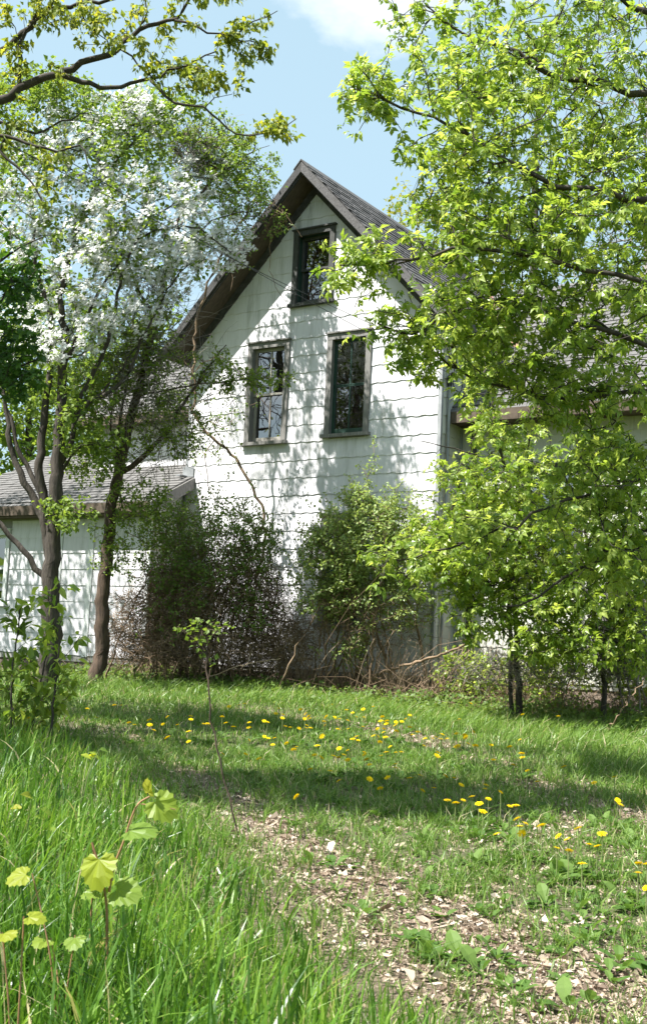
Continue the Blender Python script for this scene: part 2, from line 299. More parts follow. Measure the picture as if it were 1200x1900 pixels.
def shingle_geo(mb, frame, s0, s1, z0, z1, top, holes, amp, ph, butt=0.011, step=0.052, dz=0.0):
    O, E1, OUT = frame; wave = lambda s: amp * (math.sin(2 * math.pi * s / 0.205 + ph) + 0.45 * math.sin(2 * math.pi * s / 0.41 + 1.3 * ph)); n = 0
    off = lambda z: butt - (butt - 0.003) * max(0, z - z0) / 0.3
    P = lambda s, z, o: O + E1 * s + np.array([0, 0, z]) + OUT * o
    cuts = [h for q in holes for h in q[:2]] + [XC]
    for a, b in strips(s0, s1, cuts, step):
        mid = (a + b) / 2; za, zb = z0 + wave(a) + dz, z0 + wave(b) + dz; ta, tb = min(z1, top(a)), min(z1, top(b))
        if ta - za < 0.004 and tb - zb < 0.004: continue
        ta, tb = max(ta, za + 0.001), max(tb, zb + 0.001)
        for lo, hi in minus(z0 - 0.05, z1 + 0.05, [q[2:] for q in holes if q[0] < mid < q[1]]):
            la, lb, ha, hb = max(lo, za), max(lo, zb), min(hi, ta), min(hi, tb)
            if ha - la < 0.001 and hb - lb < 0.001: continue
            mb.add([P(a, la, off(la)), P(b, lb, off(lb)), P(b, max(hb, lb), off(hb)), P(a, max(ha, la), off(ha))], [(0, 1, 2, 3)]); n += 1
            mb.add([P(a, la, off(la)), P(b, lb, off(lb)), P(b, lb, 0.0005), P(a, la, 0.0005)], [(3, 2, 1, 0)])
    if top(s1) > z0 + 0.03: mb.add([P(s1, z0 + dz + wave(s1), off(z0)), P(s1, min(z1, max(top(s1), z0 + .001)), 0.003), P(s1, z0 + dz, 0.0005)], [(0, 1, 2)])
    return n
def clad(parent, frame, s0, s1, zbase, zline, ztop, top, holes, mat, amp, joined=None, expo=0.27, wid=0.61, name='siding_shingle'):
    k0 = int(math.ceil((zline - ztop) / expo)) - 1; k = k0
    while True:
        z0 = zline - k * expo; z1 = z0 + expo + 0.022; last = z0 <= zbase
        zz = max(z0, zbase); s = s0 - R.uniform(0.05, wid)
        while s < s1:
            a, b = max(s, s0), min(s + wid, s1); s += wid
            if b - a < 0.03 or max(top(a), top(b), top(min(max(XC, a), b))) < zz + 0.02: continue
            for a, b in minus(a, b, [q[:2] for q in holes if q[2] <= zz + 0.11 and q[3] >= z1 - 0.11]):
              mb = joined or MB()
              n = shingle_geo(mb, frame, a + 0.001, b - 0.001, zz, z1, top, holes, amp if not last else 0.002, R.uniform(-0.5, 0.5) + 0.6 * k, 0.015 + R.uniform(-0.003, 0.003), dz=R.normal(0, 0.0022))
              if joined is None and n: mb.obj(name, mat, parent)
        k += 1
        if last: break
X, Yv = np.array([1.0, 0, 0]), np.array([0, 1.0, 0])
fr_g = (np.array([0, 0, 0.0]), X, -Yv); fr_s = (np.array([0, 0, 0.0]), Yv, X); fr_w = (np.array([0, 0.65, 0.0]), X, -Yv); fr_p = (np.array([0, -0.72, 0.0]), X, -Yv); fr_ps = (np.array([-4.6, 0, 0.0]), Yv, X)
ZL = 6.2665
inner = lambda q, c=0.09: (q[0] + c - 0.02, q[1] - c + 0.02, q[2] + 0.05, q[3] - c + 0.02)
holes_g = [inner(q) for q in WIN]
gw = backing('gable_wall', fr_g, -GW, 0, 0.9, wall_top, holes_g, M['lip'], house)
clad(gw, fr_g, -GW + 0.03, -0.035, 0.965, ZL, 8.3, wall_top, holes_g, M['siding'], 0.0075)
side = backing('side_wall', fr_s, 0.101, 6.0, 0.9, lambda s: 6.0, [], M['lip'], house)
clad(side, fr_s, 0.04, 0.65, 0.965, ZL, 5.9, lambda s: 5.9, [], M['siding_cream_shaded'], 0.0075)
# left, back walls of the gable block
MB().box((-GW, 0.101, 0.6), (-GW + 0.1, 6.0, 6.0)).obj('side_wall', M['siding'], house)
MB().prism_xz([(-GW + .1, 0.6), (-.1, 0.6), (-.1, 5.9), (XC, 8.2), (-GW + .1, 5.9)], 5.9, 6.0).obj('back_wall', M['siding'], house)
MB().prism_xz([(-GW + .11, 0.7), (-.11, 0.7), (-.11, 5.8), (XC, 8.0), (-GW + .11, 5.8)], 0.8, 0.9).obj('inner_wall', M['dark_inner'], house)
for zf in (3.75, 6.25): MB().box((-GW + 0.11, 0.11, zf - 0.1), (-0.11, 5.8, zf)).obj('floor_boards', M['dark_inner'], house)
# corner boards
MB().box((-0.034, -0.02, 0.96), (0.02, 0.036, 5.92)).obj('corner_board', M['metal'], house)
MB().box((-GW - 0.015, -0.018, 0.96), (-GW + 0.029, 0.05, 5.92)).obj('corner_board', M['metal'], house)
# foundation
MB().box((-GW + 0.02, 0.03, 0.1), (-0.02, 0.3, 0.955)).box((-0.3, 0.31, 0.1), (-0.021, 6, 0.955)).obj('foundation', M['stone'], house)
# frieze boards, soffits, rake boards, roof decks
def slope_board(name, x0, x1, zt, depth, y0, y1, mat, k=0):
    zf = lambda x: zt - MS * abs(x - XC)
    return MB().prism_xz([(x0, zf(x0) - depth), (x1, zf(x1) - depth), (x1, zf(x1)), (x0, zf(x0))], y0, y1).obj(name, mat, house)
EXR, EXL = 0.23, -4.80
for (xa, xb) in ((XC, EXR), (EXL, XC)):
    slope_board('frieze_board', max(xa, -4.62), min(xb, 0.06), 8.44, 0.165, -0.035, -0.001, M['rake_wood'])
    slope_board('soffit', xa, xb, 8.47, 0.03, -0.395, 5.9, M['soffit'])
    slope_board('rake_board', xa, xb, 8.60, 0.155, -0.43, -0.40, M['rake_wood'])
    slope_board('rake_moulding', xa, xb, 8.635, 0.075, -0.465, -0.432, M['rake_wood'])
MB().box((EXR, -0.43, 8.44 - MS * (EXR - XC)), (EXR + 0.03, 5.9, 8.63 - MS * (EXR - XC))).obj('fascia', M['rake_wood'], house)
MB().box((EXL - 0.03, -0.43, 8.44 - MS * (XC - EXL)), (EXL, 5.9, 8.63 - MS * (XC - EXL))).obj('fascia', M['rake_wood'], house)
ca, sa = math.cos(math.atan(MS)), math.sin(math.atan(MS))
def tab_mesh(name, L=0.292, D=0.165, t=0.017):
    mb = MB(); mb.add([(0, 0, 0.001), (L, 0, 0.001), (L, D, 0.001), (0, D, 0.001), (0, 0, 0.004), (L, 0, 0.004), (L, D, t), (0, D, t)],
                      [(4, 5, 6, 7), (3, 2, 6, 7)[::-1], (0, 3, 7, 4), (1, 5, 6, 2)]); return mb
def deck(name, poly, y0, y1): return MB().prism_xz(poly, y0, y1).obj(name, M['shingle'], house)
roofR = deck('roof', [(XC, 8.475), (EXR, 8.475 - MS * (EXR - XC)), (EXR + .035, 8.635 - MS * (EXR + .035 - XC)), (XC, 8.635)], -0.47, 6.1)
roofL = deck('roof', [(EXL, 8.475 - MS * (XC - EXL)), (XC, 8.475), (XC, 8.635), (EXL - .035, 8.635 - MS * (XC - EXL + .035))], -0.47, 6.1)
MB().prism_xz([(XC - 0.13, 8.648 - 0.135), (XC, 8.648), (XC + 0.13, 8.648 - 0.135), (XC + 0.13, 8.665 - 0.135), (XC, 8.672), (XC - 0.13, 8.665 - 0.135)], -0.48, 6.1).obj('ridge_cap', M['shingle'], roofR)
tmesh = tab_mesh('t').mesh('roof_shingle', M['shingle'])
SL = (EXR + 0.05 - XC) / ca; nrow = int(SL / 0.14); rest = MB()
def tab_matrix(org, along, down, jit=0.006):
    z = np.cross(along, down); a = R.normal(0, jit); al = along * math.cos(a) + down * math.sin(a); dn = np.cross(z, al)
    return Matrix(((al[0], dn[0], z[0], org[0]), (al[1], dn[1], z[1], org[1]), (al[2], dn[2], z[2], org[2]), (0, 0, 0, 1)))
tb0 = tab_mesh('x')
def tabs(roof_obj, org, along, down, LA, LD, cap, keep=lambda s, t: True, bag=None, order=1):
    n = 0; z = np.cross(along, down); fl = z[2] < 0; z = -z if fl else z
    for r_ in range(int(LD / 0.14)):
        s = -R.uniform(0, 0.3)
        while s < LA:
            s_ = s; s += 0.305
            if s_ < -0.2 or not keep(s_, r_ * 0.14): continue
            Mx = tab_matrix(org + along * (max(s_, 0) + (0.292 if fl else 0)) + down * (r_ * 0.14) + z * R.uniform(0.0, 0.007), -along if fl else along, down, 0.02)
            if n < cap and s_ < 3.0:
                o = bpy.data.objects.new('roof_shingle', tmesh); put(o, roof_obj); o.matrix_local = Mx; n += 1
            else: bag.add([Mx @ Vector(p) for p in tb0.v], [f for fl in tb0.f.values() for f in fl])
DR = np.array([ca, 0, -sa]); NRM_OFF = 0.002
tabs(roofR, np.array([XC, -0.475, 8.64]) , Yv, DR, 6.3, SL - 0.12, 290, bag=rest)
# NB  z axis must point outwards
rest.obj('roof_shingles', M['shingle'], roofR, kind='stuff')
# wings
def wing(x0, x1, ye, ze, sl, yr, mat, tag, xin):
    zr = ze + sl * (yr - ye); mb = MB()
    ym = min(yr - 0.3, ye + (6.3 - ze) / sl)
    th = 0.12
    mb.prism_yz([(ye, ze - th), (ym, ze + sl * (ym - ye) - th), (ym, ze + sl * (ym - ye)), (ye, ze)], x0, x1)
    mb.prism_yz([(ym, ze + sl * (ym - ye) - th), (yr, zr - th), (yr, zr), (ym, ze + sl * (ym - ye))], min(x0, xin), max(x1, xin))
    mb.prism_yz([(yr, zr - th), (yr + 3.4, zr - 3.4 * sl - th), (yr + 3.4, zr - 3.4 * sl), (yr, zr)], min(x0, xin), max(x1, xin))
    rf = mb.obj('roof', mat, house); bag = MB(); c, s = 1 / math.hypot(1, sl), sl / math.hypot(1, sl)
    down = np.array([0, -c, -s]); al = np.array([-1.0, 0, 0]); org = np.array([max(x1, xin), yr, zr]); LD = (yr - ye) / c
    def keep(s_, t_):
        xx = org[0] - s_; z = zr - t_ * s
        return x0 - 0.05 < xx < x1 + 0.05 or z > roof_top(xx) - 0.25
    tabs(rf, org, al, down, abs(max(x1, xin) - min(x0, xin)), LD - 0.05, 0, keep, bag)
    bag.obj('roof_shingles', mat, rf, kind='stuff')
    MB().box((x0 - 0.02, ye - 0.03, ze - 0.17), (x1 + 0.02, ye - 0.001, ze - 0.01)).obj('fascia', M['soffit'], house)
    MB().prism_yz([(ye, ze - th - 0.03), (0.66, ze - th - 0.03), (0.66, ze - th - 0.005), (ye, ze - th - 0.005)], x0, x1).obj('soffit', M['soffit'], house)
    return zr
zr_r = wing(0.012, 5.6, 0.23, 4.72, 0.78, 4.0, M['shingle_pale'], 'r', -1.9)
zr_l = wing(-7.35, -GW - 0.012, 0.33, 5.15, 0.78, 3.6, M['shingle_pale'], 'l', -2.7)
WW = [(0.95, 1.87, 2.30, 3.95), (2.2, 3.1, 1.05, 3.05), (3.6, 4.4, 2.3, 3.95)]
holes_w = [inner(q) for q in WW]
ww = backing('wing_wall', fr_w, 0.0, 5.4, 0.9, lambda s: 4.62, holes_w, M['lip'], house)
bag = MB(); clad(None, fr_w, 0.02, 5.4, 0.965, ZL, 4.6, lambda s: 4.56, holes_w, M['siding_cream_shaded'], 0.0075, joined=bag)
bag.obj('siding_shingles', M['siding_cream_shaded'], ww, kind='stuff')
lw = backing('wing_wall', fr_w, -7.15, -GW, 0.9, lambda s: 5.08, [], M['lip'], house)
clad(lw, fr_w, -7.13, -GW - 0.01, 4.10, ZL, 5.0, lambda s: 5.0, [], M['siding'], 0.0075)
MB().box((5.3, 0.751, 0.6), (5.4, 7.3, 4.9)).prism_yz([(0.8, 4.9), (7.2, 4.9), (4.0, 7.4)], 5.3, 5.4).obj('wing_end_wall', M['siding'], house)
MB().box((-7.15, 0.751, 0.6), (-7.05, 6.8, 5.05)).prism_yz([(0.8, 5.051), (6.6, 5.051), (3.6, 7.4)], -7.15, -7.05).obj('wing_end_wall', M['siding'], house)
MB().box((0.02, 0.67, 0.1), (5.35, 1.0, 0.955)).obj('foundation', M['stone'], house)
MB().box((0.11, 1.4, 0.7), (5.2, 1.5, 4.5)).obj('inner_wall', M['dark_inner'], house)
MB().box((0.003, 0.605, 0.96), (0.045, 0.645, 4.55)).obj('corner_board', M['metal'], house)
MB().box((0.215, 0.575, 0.97), (0.275, 0.628, 4.52)).obj('downspout', M['dark_frame'], house)
# valley flashing, reddish where the two roofs meet
def wingz(y): return 4.72 + 0.78 * (y - 0.23)
mbv = MB(); ys = [1.9, 2.9, 3.9]
pts = [(XC + (8.64 - wingz(y)) / MS, y, wingz(y)) for y in ys]
for p, q in zip(pts[:-1], pts[1:]):
    w = 0.16; mbv.add([(p[0], p[1], p[2] + 0.03), (p[0] + w, p[1], p[2] + 0.018), (q[0] + w, q[1], q[2] + 0.018), (q[0], q[1], q[2] + 0.03)], [(0, 1, 2, 3)])
mbv.obj('valley_flashing', M['rust'], house)
# enclosed porch, left
PZ = lambda b: 3.93 + 0.5 * b
rfp = MB().prism_yz([(-1.02, PZ(-1.02) - 0.1), (0, PZ(0) - 0.1), (0, PZ(0)), (-1.02, PZ(-1.02))], -9.6, -4.40).prism_yz([(0.0, PZ(0) - 0.1), (1.72, PZ(1.72) - 0.1), (1.72, PZ(1.72)), (0.0, PZ(0))], -9.6, -GW - 0.003).prism_yz([(1.72, PZ(1.72) - 0.1), (4.2, PZ(1.72) - 1.3), (4.2, PZ(1.72) - 1.2), (1.72, PZ(1.72))], -9.6, -7.16).obj('porch_roof', M['shingle_pale'], house)
c5, s5 = 1 / math.hypot(1, .5), .5 / math.hypot(1, .5); bag = MB()
tabs(rfp, np.array([-4.41, 1.72, PZ(1.72)]), np.array([-1.0, 0, 0]), np.array([0, -c5, -s5]), 5.15, 2.74 / c5 - 0.0, 0, lambda s_, t_: s_ > 0.15 or t_ > 1.72 / c5, bag)
bag.obj('roof_shingles', M['shingle_pale'], rfp, kind='stuff')
MB().box((-9.6, -1.05, PZ(-1.02) - 0.17), (-4.40, -1.022, PZ(-1.02) - 0.015)).obj('fascia', M['soffit'], house)
MB().prism_yz([(-1.03, PZ(-1.03) - 0.2), (-0.02, PZ(-0.02) - 0.2), (-0.02, PZ(-0.02) - 0.01), (-1.03, PZ(-1.03) - 0.01)], -4.398, -4.37).obj('rake_board', M['grey_wood'], house)
MB().prism_yz([(-1.02, 3.23), (-0.72, 3.23), (-0.72, 3.26), (-1.02, 3.26)], -9.6, -4.41).obj('soffit', M['soffit'], house)
MB().box((-4.62, -0.03, PZ(0) + 0.002), (-4.40, -0.021, PZ(0) + 0.16)).box((-4.62, -0.2, PZ(-.2) + 0.10), (-4.53, -0.02, PZ(0) + 0.02)).obj('flashing', M['metal'], house)
PW = [(-8.85, -7.72, 1.75, 3.05)]
holes_p = [inner(q) for q in PW]
pw = backing('porch_wall', fr_p, -9.4, -4.6, 0.9, lambda s: 3.3, holes_p, M['lip'], house)
segs = [(-9.4, -8.86), (-7.71, -6.75), (-6.48, -5.90), (-5.78, -4.64)]
for a_, b_ in segs: clad(pw, fr_p, a_, b_, 1.0, 3.17, 3.2, lambda s: 3.2, [], M['siding'], 0.0015, expo=0.262, wid=1.3)
clad(pw, fr_p, -8.86, -7.71, 1.0, 3.17, 1.75, lambda s: 1.74, [], M['siding'], 0.0015, expo=0.262, wid=1.3)
for a_, b_ in ((-6.75, -6.63), (-6.60, -6.48), (-5.90, -5.78), (-4.64, -4.58)): MB().box((a_ + .002, -0.745, 0.98), (b_ - .002, -0.715, 3.24)).obj('trim_board', M['white_trim'], house)
MB().prism_yz([(-0.715, 0.9), (-0.001, 0.9), (-0.001, PZ(0) - 0.12), (-0.715, PZ(-0.715) - 0.12)], -4.70, -4.6).obj('porch_side_wall', M['siding_cream_shaded'], house)
MB().box((-9.38, -0.70, 0.1), (-4.62, -0.4, 0.955)).obj('foundation', M['stone'], house)
MB().box((-9.4, -0.3, 0.9), (-4.75, -0.2, 3.4)).obj('inner_wall', M['dark_inner'], house)

def window(q, yo, style):
    a0, a1, z0, z1 = q; c = 0.09; mt = {'grey': M['grey_wood'], 'green': M['grey_wood'], 'dark': M['dark_frame'], 'white': M['white_trim']}[style]
    mb = MB(); f = yo - 0.042
    mb.box((a0, f, z0 + 0.052), (a0 + c, yo + 0.004, z1 - c)); mb.box((a1 - c, f, z0 + 0.052), (a1, yo + 0.004, z1 - c)); mb.box((a0, f - 0.003, z1 - c), (a1, yo + 0.004, z1)); mb.box((a0 - 0.02, f - 0.03, z1), (a1 + 0.02, yo, z1 + 0.022))
    w = mb.obj('window', mt, house)
    MB().box((a0 - 0.035, f - 0.045, z0), (a1 + 0.035, yo + 0.12, z0 + 0.05)).obj('sill', mt if style != 'white' else M['white_trim'], w)
    i0, i1, k0, k1 = a0 + c, a1 - c, z0 + 0.052, z1 - c
    jb = MB(); d = 0.16 if style == 'dark' else 0.13
    jb.box((i0 - 0.018, yo + 0.006, k0), (i0, yo + d, k1)); jb.box((i1, yo + 0.006, k0), (i1 + 0.018, yo + d, k1)); jb.box((i0 - 0.018, yo + 0.006, k1), (i1 + 0.018, yo + d, k1 + 0.018)); jb.obj('jamb', M['green_paint'] if style == 'dark' else mt, w)
    zm = (k0 + k1) / 2 + 0.02
    sm = {'grey': M['pale_wood'], 'green': M['green_paint'], 'dark': M['dark_frame'], 'white': M['white_trim']}[style]
    for (u0, u1, ys, bot) in ((zm - 0.02, k1, 0.035 if style == 'green' else 0.045, 0.035), (k0, zm + 0.02, 0.035 if style == 'green' else 0.075, 0.085)):
        if style == 'dark': ys += 0.03
        st = 0.045; s = MB()
        if style == 'green' and u0 > k0: bot = 0.03
        s.box((i0, yo + ys, u0), (i0 + st, yo + ys + 0.03, u1)); s.box((i1 - st, yo + ys, u0), (i1, yo + ys + 0.03, u1))
        s.box((i0 + st, yo + ys, u1 - (0.045 if u1 > zm + .1 else 0.03)), (i1 - st, yo + ys + 0.03, u1)); s.box((i0 + st, yo + ys, u0), (i1 - st, yo + ys + 0.03, u0 + bot))
        s.obj('sash', sm, w)
        g0, g1, h0, h1 = i0 + st, i1 - st, u0 + bot, u1 - (0.045 if u1 > zm + .1 else 0.03); mid = (g0 + g1) / 2
        if style != 'dark':
            MB().box((mid - 0.011, yo + ys + 0.004, h0), (mid + 0.011, yo + ys + 0.026, h1)).obj('muntin', sm, w); cells = [(g0, mid - 0.011), (mid + 0.011, g1)]
        else: cells = [(g0, g1)]
        for p0, p1 in cells:
            tl = R.normal(0, 0.004, 2); yy = yo + ys + 0.014
            MB().add([(p0, yy + tl[0], h0), (p1, yy + tl[1], h0), (p1, yy - tl[0], h1), (p0, yy - tl[1], h1)], [(0, 1, 2, 3)]).obj('pane', M['glass'], w)
    return w
for q, st in zip(WIN, ('grey', 'green', 'dark', 'green')): window(q, 0.0, st)
window(WW[0], 0.65, 'dark'); window(WW[2], 0.65, 'green'); window(PW[0], -0.72, 'white')
# dark green door of the wing
a0, a1, z0, z1 = WW[1]; mb = MB().box((a0, 0.61, z0), (a0 + 0.1, 0.654, z1)).box((a1 - 0.1, 0.61, z0), (a1, 0.654, z1)).box((a0 + .1, 0.61, z1 - 0.1), (a1 - .1, 0.654, z1))
door = mb.obj('door', M['grey_wood'], house); MB().box((a0 + 0.1, 0.70, z0), (a1 - 0.1, 0.74, z1 - 0.1)).obj('door_leaf', M['green_paint'], door)
for zz in (z0 + 0.15, z0 + 1.05): MB().box((a0 + 0.2, 0.685, zz), (a1 - 0.2, 0.70, zz + 0.7)).obj('door_panel', M['green_paint'], door)
MB().box((a1 - 0.19, 0.66, z0 + 0.93), (a1 - 0.15, 0.70, z0 + 0.97)).obj('handle', M['metal'], door)
# service conduit, insulators and slack cable loops on the side wall
def hcurve(name, P, r, mat, parent, n=24, k=6): V, F = tube(smooth_path(P, n), r, k); return mesh_obj(name, V, [F], mat, smooth=True, parent=parent)
hcurve('conduit', [(0.05, 0.16, 1.2), (0.05, 0.16, 3.2), (0.05, 0.16, 5.1)], 0.022, M['metal'], house, 12, 8)
hcurve('weatherhead', [(0.05, 0.16, 5.08), (0.06, 0.15, 5.2), (0.13, 0.10, 5.22)], [0.035] * 4 + [0.045] * 4, M['black'], house, 8, 8)
for yb, zb in ((0.17, 5.80), (0.32, 5.74), (0.49, 5.70)): hcurve('insulator', [(0.02, yb, zb), (0.06, yb - .01, zb), (0.12, yb - 0.02, zb + 0.005)], [0.018, 0.03, 0.022, 0.034, 0.022, 0.03], M['black'], house, 6, 8)
hcurve('cable', [(0.10, 0.17, 5.79), (0.12, 0.22, 5.4), (0.10, 0.36, 5.25), (0.08, 0.50, 5.45), (0.09, 0.49, 5.69)], 0.008, M['black'], house)
hcurve('cable', [(0.10, 0.30, 5.73), (0.12, 0.42, 5.35), (0.12, 0.33, 5.02), (0.11, 0.19, 5.05), (0.10, 0.12, 5.22)], 0.008, M['black'], house)
hcurve('cable', [(0.10, 0.17, 5.79), (0.14, 0.14, 5.5), (0.13, 0.11, 5.22)], 0.008, M['black'], house)
# utility pole (beyond the frame, left) and the service wires that run from it
pole = empty('utility_pole', (-6.4, 5.6, float(gz(-6.4, 5.6))), label='tall wooden utility pole with crossarm standing by the trees', cat='pole')
V, F = tube([(0, 0, -0.3), (0, 0, 3), (0, 0, 6.6)], [0.13, 0.115, 0.1], 10); mesh_obj('post', V, [F], M['bark'], smooth=True, parent=pole)
MB().box((-0.6, -0.05, 6.0), (0.6, 0.05, 6.1)).obj('crossarm', M['grey_wood'], pole)
for i, (dx, zz, lab) in enumerate(((0.45, 5.22, 'thin black overhead service wire crossing the gable, the lower one'), (-0.45, 5.45, 'thin black overhead service wire crossing the gable, the upper one'))):
    A = np.array([-6.4 + dx, 5.6, float(gz(-6.4, 5.6)) + 6.13]); B = hw(0.13, 0.1, zz); t = np.linspace(0, 1, 40)[:, None]
    P = A + (B - A) * t; P[:, 2] -= 0.25 * (4 * t * (1 - t))[:, 0]
    V, F = tube(P, 0.0045, 5); mesh_obj('overhead_wire', V, [F], M['black'], smooth=True, label=lab, cat='wire')

# ------------------------------------------------------------------ vegetation: skeletons, leaves
class Tree:
    """skeleton grown from drawn limbs towards target points; radii by the pipe model"""
    def __init__(s, rng): s.P = []; s.par = []; s.rmin = []; s.dir = []; s.tips = []; s.rng = rng
    def limb(s, pts, r0, r1, step=0.12, join=True, wig=0.012):
        pts = np.asarray(pts, float); L = np.linalg.norm(np.diff(pts, axis=0), axis=1).sum(); n = max(3, int(L / step))
        Q = smooth_path(pts, n); Q[1:-1] += s.rng.normal(0, wig, (n - 2, 3)); rr = np.linspace(r0, r1, n); par = -1
        if join and s.P: par = int(np.argmin(np.linalg.norm(np.array(s.P) - Q[0], axis=1)))
        for i in range(n):
            d = Q[min(i + 1, n - 1)] - Q[max(i - 1, 0)]; d = d / (np.linalg.norm(d) + 1e-9)
            s.P.append(Q[i]); s.par.append(par); s.rmin.append(rr[i]); s.dir.append(d); par = len(s.P) - 1
        return s
    def grow(s, T, step=0.13, back=0.8, up=0.15, wig=0.02, keep=6, maxlen=2.5, rtip=0.0028, root=None):
        T = np.asarray(T, float); P = np.array(s.P); D0 = np.linalg.norm(T[:, None, :] - P[None, ::3, :], axis=2).min(1); T = T[np.argsort(D0)]
        cap = len(P) + len(T) * 40 + 10; A = np.zeros((cap, 3)); A[:len(P)] = P; Dm = np.zeros((cap, 3)); Dm[:len(P)] = s.dir; n = len(P)
        for t in T:
            v = t - A[:n]; L = np.linalg.norm(v, axis=1) + 1e-6; c = (v * Dm[:n]).sum(1) / L
            cost = L * (1 + back * (1 - c)) + np.where(L < 0.08, 5, 0); j = int(np.argmin(cost)); L = L[j]
            k = max(2, min(int(L / step), 38)); a = A[j]; m = a + (t - a) * 0.5 + Dm[j] * L * 0.18 + np.array([0, 0, up * L * 0.5])
            u = np.linspace(0, 1, k + 1)[1:, None]; Q = (1 - u) ** 2 * a + 2 * u * (1 - u) * m + u ** 2 * t
            Q[:-1] += s.rng.normal(0, wig, (k - 1, 3)); par = j; start = n
            for i in range(k):
                q0 = A[par]; d = Q[i] - q0; d = d / (np.linalg.norm(d) + 1e-9); A[n] = Q[i]; Dm[n] = d
                s.P.append(Q[i]); s.par.append(par); s.rmin.append(0); s.dir.append(d); par = n; n += 1
            s.tips.append(np.arange(max(start, n - keep), n))
        return s
    def radii(s, rtip=0.0028, ex=2.3):
        n = len(s.P); acc = np.zeros(n); par = s.par; r = np.zeros(n)
        for i in range(n - 1, -1, -1):
            if acc[i] == 0: acc[i] = rtip ** ex
            r[i] = max(acc[i] ** (1 / ex), s.rmin[i])
            if par[i] >= 0: acc[par[i]] += acc[i]
        return r
    def wood(s, k=5, rtip=0.0028, ex=2.9):
        P = np.array(s.P); par = np.array(s.par); D = nrm(np.array(s.dir)); r = s.radii(rtip, ex); n = len(P)
        big = {}
        for i in range(n):
            p = par[i]
            if p >= 0 and (p not in big or r[i] > r[big[p]]): big[p] = i
        main = np.array([par[i] >= 0 and big[par[i]] == i for i in range(n)]); ch = np.where((par >= 0) & ~main)[0]
        C = np.concatenate([P, P[par[ch]]]); DD = np.concatenate([D, D[ch]]); RR = np.concatenate([r, np.minimum(r[ch] * 1.25, r[par[ch]])])
        ref = np.tile([0.31, 0.17, 0.93], (len(C), 1)); ref[np.abs(DD @ np.array([0.31, 0.17, 0.93])) > 0.95] = [1, 0, 0]
        a = nrm(np.cross(DD, ref)); b = np.cross(DD, a); t = np.arange(k) * 2 * math.pi / k
        V = C[:, None] + RR[:, None, None] * (a[:, None] * np.cos(t)[None, :, None] + b[:, None] * np.sin(t)[None, :, None])
        st = np.full(n, -1); st[main] = par[main]; st[ch] = n + np.arange(len(ch)); e = np.where(st >= 0)[0]
        i0 = st[e][:, None] * k + np.arange(k); i1 = st[e][:, None] * k + (np.arange(k) + 1) % k; j0 = e[:, None] * k + np.arange(k); j1 = e[:, None] * k + (np.arange(k) + 1) % k
        return V.reshape(-1, 3), np.stack([i0, i1, j1, j0], -1).reshape(-1, 4)
    def anchors(s):
        ii = np.concatenate(s.tips); return np.array(s.P)[ii], np.array(s.dir)[ii]
def rand_dir(rng, n): return nrm(rng.normal(0, 1, (n, 3)))
def frames(d, up):
    z = nrm(up - (up * d).sum(1, keepdims=True) * d); return d, np.cross(z, d), z
def instance(Tv, Tf, pos, ax, ay, az, sc_):
    m = len(Tv); n = len(pos); sc_ = np.broadcast_to(sc_, (n,))[:, None, None]
    V = pos[:, None] + sc_ * (Tv[None, :, 0:1] * ax[:, None] + Tv[None, :, 1:2] * ay[:, None] + Tv[None, :, 2:3] * az[:, None])
    return V.reshape(-1, 3), (Tf[None] + (np.arange(n) * m)[:, None, None]).reshape(-1, Tf.shape[1])
def leaf_tpl(w=0.42, curl=0.12, fold=0.10, hi=False):
    if not hi: return np.array([(0, 0, 0), (0.40, -w * .92, fold - curl * .2), (0.46, 0, -curl * .15), (0.40, w * .92, fold - curl * .2), (1, 0, -curl)], float), np.array([(0, 1, 2), (0, 2, 3), (1, 4, 2), (2, 4, 3)])
    V = np.array([(0, 0, 0), (0.30, -w * .85, fold), (0.33, 0, 0.0), (0.30, w * .85, fold), (0.65, -w * .62, fold * .6 - curl * .4), (0.68, 0, -curl * .4), (0.65, w * .62, fold * .6 - curl * .4), (1, 0, -curl)], float); V[:, 1] *= 0.5 / 0.5
    F = np.array([(0, 1, 2), (0, 2, 3), (1, 4, 5), (1, 5, 2), (2, 5, 6), (2, 6, 3), (4, 7, 5), (5, 7, 6)]); return V, F
def lobed_tpl(lobes=5, cut=0.55, n=3, cup=0.15):
    """palmate leaf: fan around the petiole joint"""
    ang = np.linspace(-2.35, 2.35, lobes * 2 + 1); rad = np.array([1.0 if i % 2 else cut for i in range(len(ang))]); rad = rad * (0.72 + 0.28 * np.cos(ang * 0.6))
    rim = np.stack([0.42 + 0.58 * rad * np.cos(ang), 0.58 * rad * np.sin(ang), -cup * rad ** 2 + 0.05 * np.sin(ang * 3)], 1)
    V = np.concatenate([[(0.30, 0, 0)], rim]); F = np.array([(0, i, i + 1) for i in range(1, len(rim))]); return V, F
def leaves(rng, A, Dr, per, size, tpl, droop=0.3, spread=1.0, upw=1.0, var=0.3, off=0.02, wind=(0, 0, 0)):
    n = len(A) * per; p = np.repeat(A, per, 0) + rng.normal(0, off, (n, 3)); d = np.repeat(Dr, per, 0)
    d = nrm(d * 0.6 + rand_dir(rng, n) * spread + np.array([0, 0, -droop]) + np.array(wind)); up = nrm(np.array([0, 0, upw * 0.6]) + np.array(SUNV) * 0.6 + rand_dir(rng, n) * 0.75)
    ax, ay, az = frames(d, up); s = size * (1 + rng.uniform(-var, var, n))
    V, F = instance(*tpl, p, ax, ay, az, s); return V, F, np.repeat(rng.random(n), len(tpl[0]))
